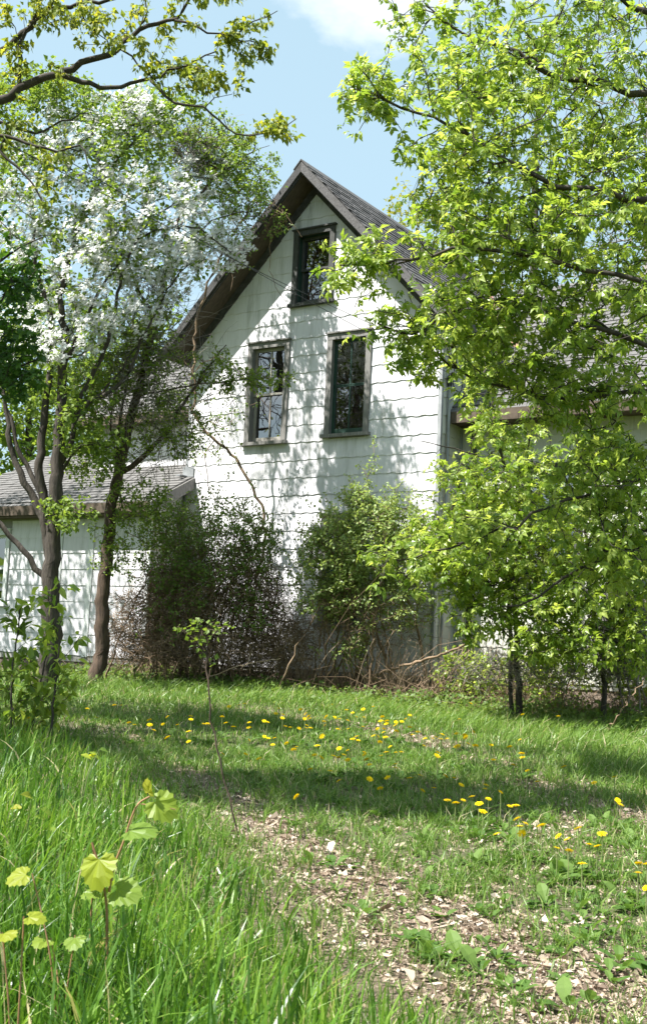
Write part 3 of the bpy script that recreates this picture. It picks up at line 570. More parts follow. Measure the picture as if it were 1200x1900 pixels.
def compound(rng, A, Dr, per, size, tpl, droop=0.35, k=5, wind=(0, 0, 0), var=0.3):
    """pinnate leaves: terminal leaflet and opposite pairs"""
    n = len(A) * per; p = np.repeat(A, per, 0) + rng.normal(0, 0.015, (n, 3)); d = nrm(np.repeat(Dr, per, 0) * 0.5 + rand_dir(rng, n) * 0.9 + np.array([0, 0, -droop]) + np.array(wind))
    up = nrm(np.array([0, 0, 0.5]) + np.array(SUNV) * 0.7 + rand_dir(rng, n) * 0.6); ax, ay, az = frames(d, up); s = size * (1 + rng.uniform(-var, var, n)); tint = rng.random(n); Vs, Fs, Ts, o = [], [], [], 0
    spec = [(0.9, 0, 1.0), (0.75, 0.95, 0.85), (0.75, -0.95, 0.85), (0.35, 1.1, 0.75), (0.35, -1.1, 0.75)][:k]
    for q, an, sz in spec:
        jit = rng.normal(0, 0.18, n); c, sn = np.cos(an + jit)[:, None], np.sin(an + jit)[:, None]
        x = nrm(ax * c + ay * sn + az * rng.normal(-0.15, 0.25, (n, 1))); X_, Y_, Z_ = frames(x, az + rand_dir(rng, n) * 0.3)
        V, F = instance(*tpl, p + ax * (q * s * 0.8)[:, None], X_, Y_, Z_, s * sz); Vs.append(V); Fs.append(F + o); o += len(V); Ts.append(np.repeat(np.clip(tint + rng.normal(0, .12, n), 0, 1), len(tpl[0])))
    return np.concatenate(Vs), np.concatenate(Fs), np.concatenate(Ts)
def blob(rng, cx, cy, rx, ry, Y, dY, n, dens=None):
    """points in an ellipsoid given by its outline in the photograph and its distance"""
    n = int(n * (dens or DENS)); q = rand_dir(rng, n) * (rng.random((n, 1)) ** (1 / 2.6)); return np.array([at(cx + rx * a, cy + ry * c, Y + dY * b) for a, b, c in q])
def ball(rng, c, r, n):
    return np.asarray(c) + rand_dir(rng, n) * (rng.random((n, 1)) ** (1 / 2.6)) * np.asarray(r)
def px(L, Y): return np.array([at(x, y, Y if len(q) == 0 else q[0]) for x, y, *q in L])
def join(parts):
    V, F, T, o = [], [], [], 0
    for v, f, t in parts: V.append(v); F.append(f + o); T.append(t); o += len(v)
    return np.concatenate(V), np.concatenate(F), np.concatenate(T)
def base_at(x, y): return np.array([x, y, float(gz(x, y)) - 0.08])
def tree_obj(name, t, bark, crown, leafm, label, cat='tree', rtip=0.0028, ex=2.9, extra=(), loc=None, trunk='trunk', group=None, k=5, crown_name='crown'):
    loc = np.array(t.P[0] if loc is None else loc); loc[2] = float(gz(loc[0], loc[1])); o = empty(name, loc, label=label, cat=cat, group=group)
    V, F = t.wood(k, rtip, ex); mesh_obj(trunk, V - loc, [F], bark, smooth=True, parent=o)
    if crown is not None: mesh_obj(crown_name, crown[0] - loc, [crown[1]], leafm, crown[2], parent=o)
    for nm, (V, F, T), mt in extra: mesh_obj(nm, V - loc, [F], mt, T, parent=o)
    return o
LEAF = leaf_tpl(0.40); NARROW = leaf_tpl(0.27, 0.2, 0.07); ROUND = leaf_tpl(0.55, 0.1, 0.08); MAPLE = lobed_tpl(5, 0.55); OAKL = leaf_tpl(0.36, 0.3, 0.15)
PETAL_V = []; PETAL_F = []
for i in range(5):
    a = i * 2 * math.pi / 5; c, s_ = math.cos(a), math.sin(a); o = len(PETAL_V)
    PETAL_V += [(0, 0, 0), (0.55 * c - 0.30 * s_, 0.55 * s_ + 0.30 * c, 0.22), (0.55 * c + 0.30 * s_, 0.55 * s_ - 0.30 * c, 0.22), (c, s_, 0.18)]; PETAL_F += [(o, o + 2, o + 1), (o + 1, o + 2, o + 3)]
FLOWER = (np.array([(z + 0.0, x, y) for x, y, z in PETAL_V]), np.array(PETAL_F))

DENS = 2.4
# --- big box elder at the right, trunk beyond the frame
rg = np.random.default_rng(3)
t = Tree(rg); tb = base_at(3.75, 9.2)
t.limb([tb, tb + [0.0, 0, 1.5], tb + [-0.1, 0.1, 3.2], tb + [-0.05, 0, 5.2], tb + [-0.2, 0.1, 7.2]], 0.17, 0.06)
for L, Y, r0 in (([(1330, 330, 9), (1200, 370), (1100, 352), (1025, 343), (950, 300), (895, 268), (825, 232), (765, 205), (700, 180), (655, 165)], 8.2, 0.035),
              ([(1330, 220, 9), (1200, 175), (1160, 172), (1130, 155), (1060, 150), (960, 100), (860, 60), (790, 10)], 8.6, 0.04),
              ([(1330, 520, 9), (1200, 520), (1080, 500), (960, 470), (860, 462), (780, 478), (700, 488), (630, 492)], 7.9, 0.028),
              ([(1330, 640, 9), (1200, 640), (1050, 590), (920, 556), (830, 580), (770, 618), (700, 600)], 8.2, 0.026),
              ([(1330, 760, 9), (1200, 720), (1120, 735), (1040, 740), (960, 722), (860, 695), (790, 640)], 8.6, 0.026),
              ([(1330, 900, 9), (1200, 880), (1080, 920), (980, 960), (880, 1000), (800, 1030), (735, 1040)], 8.4, 0.018),
              ([(1330, 1010, 9), (1200, 985), (1100, 1045), (1000, 1105), (930, 1125)], 8.6, 0.024),
              ([(1330, 30, 9), (1200, 20), (1080, -40), (950, -90)], 9, 0.04)):
    t.limb(px(L, Y), r0, 0.006)
T = np.concatenate([blob(rg, *b) for b in ((1020, 130, 230, 190, 8.8, 1.1, 190), (1110, 370, 170, 150, 8.6, 1.1, 115), (850, 220, 115, 150, 8.3, 0.7, 90), (900, 420, 160, 100, 8.2, 0.8, 105),
    (1060, 560, 170, 110, 8.4, 0.9, 110), (870, 590, 110, 70, 8.2, 0.6, 55), (1090, 720, 150, 90, 8.6, 0.8, 70), (950, 690, 120, 60, 8.6, 0.6, 40), (1130, 900, 120, 110, 8.6, 0.8, 100), (1150, 1040, 110, 70, 8.6, 0.6, 50),
    (690, 170, 55, 50, 8.2, 0.3, 26), (670, 488, 70, 26, 7.9, 0.2, 24), (735, 605, 55, 35, 8.2, 0.2, 16), (785, 660, 50, 40, 8.5, 0.2, 20), (780, 30, 60, 50, 8.6, 0.3, 14), (740, 1035, 60, 22, 8.4, .2, 10), (880, 990, 80, 40, 8.4, .4, 22),
    (1270, 500, 120, 500, 9.2, 1.3, 200), (1000, -160, 250, 130, 9.2, 1.2, 80))])
T += rg.normal(0, 0.10, T.shape); t.grow(T, keep=4, wig=0.018)
A, Dr = t.anchors()
cr = compound(rg, A, Dr, 2, 0.056, leaf_tpl(0.27, 0.25, 0.09), droop=0.35, k=5, wind=(0.2, 0, 0), var=0.5)
tree_obj('box_elder_tree', t, M['bark_dark'], cr, M['elder'], 'large box elder tree with bright yellow-green spring leaves in front of the right wing', loc=tb)

# --- small box elder sapling trees close to the right wing
def small_tree(name, limbs, blobs, seed, size, leafm, bark, label, per=1, comp=True, keep=5, tpl=None, group=None, droop=0.4):
    rg = np.random.default_rng(seed); t = Tree(rg)
    for P, r0, r1 in limbs: t.limb(P, r0, r1)
    t.grow(np.concatenate([blob(rg, *b) for b in blobs]), keep=keep, wig=0.014); A, Dr = t.anchors()
    cr = compound(rg, A, Dr, per, size, tpl or NARROW, k=5, droop=droop) if comp else leaves(rg, A, Dr, per, size, tpl or LEAF, droop)
    return tree_obj(name, t, bark, cr, leafm, label, group=group)
P0 = base_at(2.33, 13.6)
small_tree('box_elder_sapling', [([P0, at(958, 1180, 13.6), at(954, 1090, 13.6), at(950, 985, 13.5), at(945, 900, 13.4), at(925, 830, 13.3), at(905, 740, 13.2)], 0.042, 0.012), ([P0 + [-0.08, 0.02, 0], at(944, 1180, 13.6), at(940, 1090, 13.5), at(930, 990, 13.4), at(890, 900, 13.3)], 0.028, 0.008),
    ([at(952, 990, 13.5), at(975, 900, 13.5), at(985, 800, 13.5)], 0.02, 0.008), ([at(952, 1020, 13.5), at(915, 930, 13.3), at(860, 880, 13.2)], 0.014, 0.006), ([at(945, 900, 13.4), at(890, 850, 13.3), at(830, 830, 13.2), at(780, 818, 13.1)], 0.012, 0.005)],
    [(845, 868, 60, 34, 13.2, .4, 16), (905, 800, 55, 50, 13.3, .6, 34), (885, 960, 80, 70, 13.2, .7, 90), (965, 830, 70, 80, 13.6, .6, 50), (960, 1040, 80, 70, 13.4, .7, 60), (790, 990, 50, 40, 13.0, .3, 30), (900, 1090, 90, 60, 12.8, .6, 80), (920, 1000, 140, 80, 12.6, .7, 120), (860, 1050, 90, 50, 12.6, .5, 60), (940, 890, 110, 60, 12.8, .6, 70), (865, 960, 45, 50, 12.8, .4, 18), (1000, 1130, 90, 50, 12.6, .6, 60), (800, 1040, 50, 30, 12.6, .3, 20), (880, 1150, 80, 45, 12.6, .4, 34), (990, 1190, 60, 40, 12.4, .4, 24), (890, 720, 40, 40, 13.4, .4, 14), (870, 680, 45, 40, 14.4, .4, 16), (905, 660, 60, 60, 14.2, .5, 40), (1000, 930, 70, 70, 13.6, .6, 60)],
    5, 0.072, M['elder'], M['bark_dark'], 'slim two-stemmed sapling with light green leaves beside the inner corner of the right wing')
P0 = base_at(3.2, 13.3)
small_tree('box_elder_sapling', [([P0, at(1118, 1230, 13.3), at(1105, 1150, 13.2), at(1090, 1080, 13.1), at(1085, 980, 13.0)], 0.035, 0.01)],
    [(1100, 1000, 110, 90, 12.8, .7, 110), (1150, 1110, 80, 70, 12.6, .6, 70), (1040, 1080, 80, 60, 12.6, .5, 60), (1110, 860, 90, 80, 12.8, .6, 60), (1020, 1180, 60, 50, 12.8, .4, 22), (1180, 1200, 50, 50, 12.6, .4, 26), (1080, 1190, 90, 45, 12.4, .4, 40)], 6, 0.075, M['elder'], M['bark_dark'], 'thin leaning sapling in front of the green door of the right wing')

DENS = 1.0
# --- oak with the overhanging limbs, trunk beyond the frame at the left
rg = np.random.default_rng(8); t = Tree(rg); tb = base_at(-4.9, 8.3)
t.limb([tb, tb + [0.05, 0, 1.6], tb + [0.1, .1, 3.4], tb + [0.0, 0, 5.2], tb + [-0.2, 0.2, 7.6]], 0.24, 0.08)
for L, Y, r0, r1 in (([(-560, 330), (-300, 300), (-120, 225), (0, 185), (50, 160), (120, 132), (165, 112), (220, 92), (250, 60), (295, 45), (325, 36), (350, 3), (370, -40)], 8.4, 0.07, 0.008),
    ([(118, 140), (165, 157), (205, 165), (245, 152), (280, 148), (320, 130), (370, 110), (400, 96)], 8.35, 0.022, 0.005),
    ([(325, 37), (380, 55), (435, 70), (470, 76), (505, 92)], 8.4, 0.010, 0.003), ([(435, 70), (470, 40), (515, 20)], 8.4, 0.006, 0.003),
    ([(280, 150), (320, 190), (375, 200), (410, 230), (450, 250), (500, 247), (550, 220)], 8.3, 0.012, 0.003),
    ([(-300, 300), (-100, 215), (0, 225), (50, 245), (90, 240), (135, 215), (165, 210)], 8.5, 0.035, 0.004), ([(-100, 215), (0, 250), (25, 255), (70, 272), (115, 277), (155, 272), (170, 320)], 8.2, 0.02, 0.004),
    ([(-300, 300), (-80, 160), (0, 95), (40, 65), (90, 20), (150, 5), (210, 0), (260, -30)], 8.7, 0.045, 0.01), ([(32, 170), (38, 110), (45, 60), (95, 20)], 8.5, 0.02, 0.012), ([(225, 92), (250, 110), (290, 150)], 8.4, 0.008, 0.006), ([(380, 200), (395, 180), (430, 175)], 8.3, 0.004, 0.002), ([(0, 280), (60, 340), (90, 400)], 8.2, 0.012, 0.004), ([(250, 60), (270, 20), (262, -20)], 8.4, 0.008, 0.004)):
    t.limb(px(L, Y), r0, r1, step=0.07, wig=0.008)
T = np.concatenate([blob(rg, *b) for b in ((100, 30, 130, 60, 8.4, .4, 40), (60, 130, 80, 60, 8.4, .4, 16), (220, 60, 90, 60, 8.4, .3, 24), (330, 90, 90, 60, 8.4, .3, 26), (470, 70, 60, 45, 8.4, .2, 26), (400, 140, 60, 40, 8.35, .2, 14), (500, 240, 55, 22, 8.3, .15, 14), (360, 160, 60, 30, 8.3, .2, 10), (50, 260, 90, 50, 8.4, .3, 14), (350, -20, 120, 60, 8.4, .3, 30), (90, 330, 60, 60, 8.2, .2, 8))])
t.grow(T, step=0.07, keep=2, wig=0.01)
n_vis = len(t.tips)
T = np.concatenate([ball(rg, (-3.1, 5.8, 6.6), (1.7, 0.75, 0.7), 260), ball(rg, (-4.9, 9.4, 7.2), (1.4, 0.75, 0.8), 230), ball(rg, (-5.6, 7.2, 6.6), (1.2, 1.6, 1.3), 120)]); T = T[(T[:, 0] < -0.36 * T[:, 1] - 0.25) | (T[:, 2] > 0.68 * T[:, 1] + 1.75)]
t.grow(T, step=0.2, keep=4, wig=0.02)
ii = np.concatenate(t.tips[:n_vis]); A, Dr = np.array(t.P)[ii], np.array(t.dir)[ii]; c1 = leaves(rg, A, Dr, 7, 0.05, OAKL, droop=0.6, off=0.022)
cat_ = leaves(rg, A[::2], Dr[::2], 4, 0.06, leaf_tpl(0.07, 0.1, 0.05), droop=2.2, off=0.02)
ii = np.concatenate(t.tips[n_vis:]); A, Dr = np.array(t.P)[ii], np.array(t.dir)[ii]; c2 = leaves(rg, A, Dr, 8, 0.115, OAKL, droop=0.3, off=0.08)
tree_obj('oak_tree', t, M['bark_dark'], join([c1, c2]), M['oak'], 'oak with dark bare-looking limbs, hanging catkins and small yellowish new leaves against the sky', loc=tb, extra=[('catkins', cat_, M['oak'])], rtip=0.0022)

# --- low dark green maple at the left edge
rg = np.random.default_rng(9); t = Tree(rg); tb = base_at(-4.4, 11.3)
t.limb([tb, tb + [0, 0, 2], tb + [0.1, 0, 4.2], tb + [0.2, .1, 6]], 0.13, 0.05)
for L in ([(-260, 700), (-80, 640), (0, 560), (60, 510)], [(-260, 780), (-60, 720), (20, 690), (85, 660)], [(-260, 640), (-100, 600), (20, 470), (80, 440)]): t.limb(px(L, 11.1), 0.035, 0.006)
t.grow(np.concatenate([blob(rg, *b) for b in ((5, 600, 75, 130, 11.0, .6, 110), (30, 690, 65, 60, 11, .5, 60), (-140, 620, 120, 200, 11.2, .8, 90), (40, 500, 55, 50, 11, .4, 30), (-60, 420, 90, 60, 11, .6, 30))]), keep=4)
A, Dr = t.anchors(); tree_obj('maple_tree', t, M['bark'], leaves(rg, A, Dr, 3, 0.085, MAPLE, 0.5), M['dark_leaf'], 'maple with dense dark green leaves left of the blossom tree', loc=tb)

DENS = 2.0
# --- blossoming apple tree with several dark stems before the porch
rg = np.random.default_rng(12); t = Tree(rg); Y = 15.0; tb = base_at(-3.43, 15.0)
t.limb(np.concatenate([[tb], px([(95, 1200), (94, 1130), (95, 1050), (98, 980), (104, 908), (109, 840), (111, 781), (113, 740), (115, 697), (122, 640), (112, 560), (130, 470), (160, 400)], Y)]), 0.14, 0.016)
for L, r0, r1 in (([(94, 1060), (86, 980), (78, 908), (76, 824), (84, 760), (92, 697), (95, 600), (70, 500), (60, 420)], 0.10, 0.03), ([(90, 1085), (60, 1045), (25, 1000), (-10, 960), (-60, 880)], 0.06, 0.03), ([(80, 960), (60, 920), (42, 890), (27, 856), (15, 780), (0, 700)], 0.075, 0.03), ([(80, 930), (63, 887), (34, 834), (17, 760), (-20, 640)], 0.05, 0.02),
    ([(106, 900), (120, 866), (137, 840), (168, 823), (200, 830)], 0.04, 0.012), ([(108, 870), (126, 834), (137, 798), (150, 740), (180, 680), (210, 600), (230, 500), (270, 420), (330, 370)], 0.055, 0.015), ([(111, 781), (139, 762), (168, 744), (200, 729), (229, 706), (260, 640), (300, 560), (350, 480)], 0.045, 0.012), ([(112, 790), (145, 765), (180, 735), (215, 700), (250, 650), (290, 610)], 0.03, 0.01), ([(115, 700), (150, 610), (200, 520), (260, 440), (350, 420), (430, 470)], 0.04, 0.01), ([(110, 560), (140, 440), (200, 320), (280, 230)], 0.035, 0.01)):
    t.limb(px(L, Y), r0 * 0.72, r1 * 0.7)
blo = [(255, 400, 150, 110, 14.9, 1.1, 110), (150, 480, 120, 110, 15, 1.1, 80), (380, 330, 70, 60, 16.1, .6, 34), (410, 450, 65, 70, 16.2, .6, 44), (120, 270, 110, 80, 15, .9, 50), (240, 210, 90, 60, 15, .8, 30), (90, 620, 110, 70, 15, 1.0, 50), (300, 500, 110, 70, 15.8, .8, 50), (30, 380, 70, 120, 15.2, 1.0, 36), (210, 600, 90, 50, 15, .8, 24)]
t.grow(np.concatenate([blob(rg, *b) for b in blo]), keep=5, wig=0.02); nb = len(t.tips)
t.grow(np.concatenate([blob(rg, *b) for b in ((120, 740, 100, 70, 15, .9, 46), (180, 820, 70, 50, 15, .6, 26), (190, 330, 150, 190, 15, 1.2, 90), (240, 240, 110, 80, 15.4, .8, 40), (60, 180, 110, 60, 15, .8, 30), (130, 950, 60, 40, 14.7, .4, 14), (80, 165, 130, 55, 15, .8, 44), (300, 190, 90, 40, 15.5, .6, 26), (10, 300, 60, 90, 15, .8, 30))]), keep=6, wig=0.02)
ii = np.concatenate(t.tips[:nb]); A, Dr = np.array(t.P)[ii], np.array(t.dir)[ii]; sel = rg.random(len(A)) < 0.66
cl = A[sel] + rg.normal(0, 0.03, (sel.sum(), 3)); n = len(cl) * 15; p = np.repeat(cl, 15, 0) + rg.normal(0, 0.036, (n, 3)); d = nrm(rand_dir(rg, n) * 0.8 + np.array(SUNV) * 1.1 + np.array([0, -0.5, 0])); ax, ay, az = frames(d, rand_dir(rg, n))
fv, ff = instance(*FLOWER, p, ax, ay, az, 0.030 * (1 + rg.uniform(-.25, .25, n))); fl = (fv, ff, np.repeat(rg.random(n), len(FLOWER[0])))
A0, D0 = A, Dr; ii = np.concatenate(t.tips[nb:]); A, Dr = np.array(t.P)[ii], np.array(t.dir)[ii]; tree_obj('apple_tree', t, M['bark'], join([leaves(rg, A, Dr, 7, 0.066, LEAF, 0.2, off=0.04), leaves(rg, A0, D0, 3, 0.062, LEAF, 0.2, off=0.04)]), M['apple'], 'old many-stemmed apple tree covered in white blossom in front of the porch', loc=tb, extra=[('blossom', fl, M['petal'])], k=7)

# --- tree with peeling bark and a broken, tangled top between the apple tree and the gable
rg = np.random.default_rng(14); t = Tree(rg); Y = 16.0; tb = base_at(-2.93, 16.0)
t.limb(np.concatenate([[tb], px([(190, 1200), (190, 1120), (196, 1050), (204, 980), (212, 920), (222, 868), (236, 808), (252, 745), (266, 690), (278, 640), (290, 590), (305, 520), (322, 440), (345, 360), (352, 290)], Y)]), 0.11, 0.012)
for L, r0, r1 in (([(228, 875), (262, 850), (298, 815), (324, 780), (345, 745), (380, 690), (420, 640)], 0.058, 0.012), ([(226, 880), (205, 842), (190, 826), (172, 822), (140, 835)], 0.03, 0.008), ([(214, 920), (216, 850), (222, 790), (230, 740), (238, 690), (236, 640)], 0.05, 0.012), ([(222, 868), (205, 800), (212, 740), (225, 700)], 0.025, 0.008), ([(264, 700), (252, 690), (235, 672), (215, 680)], 0.022, 0.006), ([(305, 520), (330, 470), (370, 430), (420, 400), (480, 390)], 0.03, 0.006), ([(262, 735), (320, 722), (390, 712), (450, 705), (520, 700), (555, 705)], 0.014, 0.004), ([(290, 590), (250, 520), (230, 440), (240, 330)], 0.03, 0.006), ([(322, 440), (380, 350), (440, 300), (500, 270)], 0.025, 0.005), ([(350, 320), (335, 285), (325, 275)], 0.018, 0.012), ([(349, 310), (365, 280), (380, 290), (395, 300)], 0.016, 0.01)):
    t.limb(px(L, Y), r0 * 0.72, r1 * 0.7)
t.grow(np.concatenate([blob(rg, *b) for b in ((440, 320, 85, 75, 16, .7, 90), (280, 620, 70, 80, 16, .7, 50), (250, 700, 80, 70, 16, .7, 50), (480, 705, 75, 22, 15.9, .2, 26), (400, 690, 50, 60, 16, .3, 26), (300, 800, 90, 60, 16, .6, 70), (250, 660, 110, 70, 16, .7, 60), (160, 720, 90, 80, 16, .7, 60), (180, 860, 90, 50, 15.8, .5, 46), (320, 740, 35, 40, 16.6, .3, 24), (260, 930, 70, 50, 15.8, .4, 40), (400, 250, 80, 50, 16, .6, 40), (210, 1010, 50, 60, 15.7, .3, 20), (250, 250, 120, 80, 17, .8, 80), (390, 275, 80, 50, 17, .6, 45))]), keep=5, wig=0.02, step=0.1)
A, Dr = t.anchors(); cr = leaves(rg, A, Dr, 6, 0.05, LEAF, 0.2, off=0.035)
t.grow(np.concatenate([blob(rg, *b) for b in ((290, 600, 70, 100, 16.1, .6, 90), (355, 285, 45, 40, 16, .25, 50), (390, 730, 70, 80, 16.2, .4, 24), (230, 720, 90, 90, 16, .6, 60))]), keep=1, wig=0.035, step=0.09)
tree_obj('choked_tree', t, M['bark_red'], cr, M['apple'], 'tree with reddish peeling bark and a tangle of bare twigs leaning towards the gable', loc=tb, k=7)

DENS = 1.5
# --- vine hanging on the left rake and climbing over the wall
rg = np.random.default_rng(15); t = Tree(rg); Y = 17.4; tb = base_at(-1.15, 17.4)
t.limb(np.concatenate([[tb], px([(470, 1100), (488, 950), (455, 880), (410, 825), (372, 795), (362, 700), (365, 600), (400, 500), (440, 420), (480, 360)], Y)]), 0.018, 0.008, wig=0.02)
for L in ([(372, 800), (360, 740), (352, 690), (330, 640)], [(400, 815), (380, 850), (385, 900), (420, 960)], [(362, 690), (400, 660), (440, 690), (500, 760)], [(480, 360), (520, 385), (545, 415), (560, 440)], [(440, 420), (430, 480), (428, 540)], [(480, 380), (500, 440), (505, 520), (530, 560)]): t.limb(px(L, Y), 0.008, 0.004, wig=0.02)
t.grow(np.concatenate([blob(rg, *b) for b in ((460, 360, 60, 50, 17.3, .35, 90), (430, 420, 45, 40, 17.3, .3, 30), (515, 410, 28, 30, 17.3, .2, 20), (400, 820, 60, 60, 17.4, .3, 24), (410, 740, 70, 90, 17.4, .3, 20))]), keep=4, step=0.08, wig=0.03)
A, Dr = t.anchors(); cr = leaves(rg, A, Dr, 3, 0.045, LEAF, 0.5, off=0.03)
t.grow(np.concatenate([blob(rg, *b) for b in ((460, 380, 65, 60, 17.3, .35, 110), (430, 460, 40, 40, 17.3, .3, 30))]), keep=1, step=0.08, wig=0.04)
tree_obj('climbing_vine', t, M['twig'], cr, M['shrub'], 'leafy vine tangle hanging from the left rake of the gable', 'vine', trunk='stem', crown_name='leaves', loc=tb, rtip=0.0035, ex=3.2)

DENS = 1.6
# --- shrubs in front of the wall
def shrub(name, x0, y0, w, nstem, blobs, bare_blobs, seed, leafm, wood, label, size=0.035, per=4, tpl=LEAF, keep=5):
    rg = np.random.default_rng(seed); t = Tree(rg); tb = base_at(x0, y0); T = np.concatenate([blob(rg, *b) for b in blobs]); T += rg.normal(0, 0.13, T.shape) * (rg.random((len(T), 1)) < 0.5) + np.array([0, 0, 1]) * rg.exponential(0.22, (len(T), 1)) * (rg.random((len(T), 1)) < 0.10)
    for i in range(nstem):
        q = T[rg.integers(len(T))]; a = base_at(x0 + rg.normal(0, w), y0 + rg.normal(0, w * .5)); t.limb([a, a + (q - a) * [0.25, 0.25, 0.45], a + (q - a) * [0.6, 0.6, 0.8]], 0.016, 0.007, join=False, wig=0.02)
    t.grow(T, keep=keep, step=0.09, wig=0.02); A, Dr = t.anchors(); cr = leaves(rg, A, Dr, per, size, tpl, 0.15, off=0.03)
    if bare_blobs: t.grow(np.concatenate([blob(rg, *b) for b in bare_blobs]), keep=1, step=0.08, wig=0.045, back=0.3)
    return tree_obj(name, t, wood, cr, leafm, label, 'shrub', trunk='stems', crown_name='leaves', loc=tb, rtip=0.003, ex=3.2, k=4)
shrub('shrub', -1.75, 16.9, 0.45, 40, [(390, 990, 130, 70, 16.6, .9, 360), (300, 1020, 80, 90, 16.4, .7, 180), (470, 1020, 60, 70, 16.4, .6, 130), (390, 1070, 120, 50, 16.1, .5, 120), (330, 1130, 60, 50, 16, .3, 40), (470, 1130, 50, 50, 16, .3, 40), (330, 950, 60, 30, 16.7, .4, 40)],
      [(390, 1110, 130, 90, 16.6, .8, 520), (480, 1120, 60, 90, 16.6, .5, 160), (300, 1130, 70, 90, 16.5, .6, 200), (390, 1200, 150, 40, 16.3, .6, 160)], 21, M['shrub'], M['twig'], 'rounded shrub with dense brown twigs below and dark green leaves on top', 0.045, 4)
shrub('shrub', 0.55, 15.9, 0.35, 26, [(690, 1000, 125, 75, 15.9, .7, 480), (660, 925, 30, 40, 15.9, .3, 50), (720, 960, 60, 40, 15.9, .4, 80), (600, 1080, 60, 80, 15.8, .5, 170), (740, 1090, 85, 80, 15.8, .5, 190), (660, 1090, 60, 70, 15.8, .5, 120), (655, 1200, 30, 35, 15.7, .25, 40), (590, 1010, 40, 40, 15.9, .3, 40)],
      [(680, 1140, 110, 80, 15.9, .6, 120)], 22, M['shrub_sunlit'], M['twig'], 'bushy green shrub with fine leaves covering the lower gable wall', 0.044, 6)
shrub('shrub', 4.0, 13.6, 0.4, 14, [(1160, 1150, 70, 80, 13.4, .6, 50)], [(1130, 1200, 90, 60, 13.4, .5, 220), (1180, 1130, 60, 80, 13.4, .5, 120)], 23, M['shrub'], M['twig_grey'], 'tangled shrub of grey bare twigs beside the green door', 0.04, 3)

# ------------------------------------------------------------------ strands: many thin stems at once
def strands(P, r0, r1=None, k=3):
    """P (n,m,3) -> n tapered tubes"""
    n, m, _ = P.shape; r0 = np.broadcast_to(r0, (n,)); r1 = r0 * 0.4 if r1 is None else np.broadcast_to(r1, (n,)); r = r0[:, None] + (r1 - r0)[:, None] * np.linspace(0, 1, m)[None]
    d = nrm(np.gradient(P, axis=1)); ref = np.array([0.41, 0.37, 0.2]); a = nrm(np.cross(d, ref)); b = np.cross(d, a); t = np.arange(k) * 2 * math.pi / k
    V = P[:, :, None] + r[:, :, None, None] * (a[:, :, None] * np.cos(t)[:, None] + b[:, :, None] * np.sin(t)[:, None])
    base = (np.arange(n)[:, None, None] * m + np.arange(m - 1)[None, :, None]) * k; i = base + np.arange(k); j = base + (np.arange(k) + 1) % k
    return V.reshape(-1, 3), np.stack([i, j, j + k, i + k], -1).reshape(-1, 4)
def arcs(rng, start, d0, length, m=6, curl=0.5, grav=0.3):
    n = len(start); P = np.zeros((n, m, 3)); P[:, 0] = start; d = nrm(d0); w = rand_dir(rng, n) * curl; st = np.broadcast_to(length, (n,))[:, None] / (m - 1)
    for i in range(1, m):
        d = nrm(d + w / (m - 1) + rand_dir(rng, n) * curl * 0.35 + np.array([0, 0, -grav]) / (m - 1)); P[:, i] = P[:, i - 1] + d * st
    return P
def gpt(x, y, h=0.0): return np.stack([x, y, gz(x, y) + h], -1)

# twig mass inside the brown shrub
rg = np.random.default_rng(31)
sh = [o for o in bpy.data.objects if o.name.startswith('shrub')]
def twig_mass(parent, blobs, n, L, r, curl, mat, name, grav=0.5, updir=0.5):
    S = np.concatenate([blob(rg, *b, dens=1.0) for b in blobs]); d = rand_dir(rg, len(S)) + np.array([0, 0, updir]); P = arcs(rg, S, d, rg.uniform(0.5, 1.3, len(S)) * L, 5, curl, grav)
    P[:, :, 2] = np.maximum(P[:, :, 2], gz(P[:, :, 0], P[:, :, 1]) + 0.01)
    V, F = strands(P, r * rg.uniform(0.7, 1.4, len(S))); loc = np.array(parent.location); mesh_obj(name, V - loc, [F], mat, parent=parent, kind='stuff')
twig_mass(sh[0], [(390, 1110, 130, 95, 16.6, .8, 2400), (480, 1140, 60, 110, 16.5, .5, 1000), (300, 1150, 80, 100, 16.5, .6, 1000), (400, 1030, 120, 50, 16.6, .7, 400), (390, 1210, 190, 45, 16.3, .6, 1800), (540, 1190, 60, 60, 16.2, .4, 600), (235, 1170, 40, 80, 16.4, .4, 500)], 0, 0.32, 0.0042, 1.6, M['twig'], 'twigs')
twig_mass(sh[1], [(680, 1150, 120, 80, 15.9, .6, 600)], 0, 0.32, 0.0035, 1.1, M['twig'], 'twigs')
twig_mass(sh[2], [(1130, 1200, 100, 70, 13.4, .5, 900), (1180, 1120, 70, 90, 13.4, .5, 500), (1040, 1230, 110, 50, 13.3, .5, 500), (930, 1250, 80, 35, 13.6, .4, 250)], 0, 0.30, 0.0036, 1.4, M['twig_grey'], 'twigs')
DENS = 1.0
ct = [o for o in bpy.data.objects if o.name == 'choked_tree'][0]
twig_mass(ct, [(285, 620, 70, 100, 16.1, .6, 260), (230, 720, 90, 80, 16, .6, 260), (390, 720, 60, 80, 16.3, .4, 60), (355, 290, 45, 45, 16, .3, 160), (300, 820, 80, 70, 16, .5, 140)], 0, 0.75, 0.0048, 0.55, M['twig_grey'], 'bare_twigs', 0.2, 0.3)
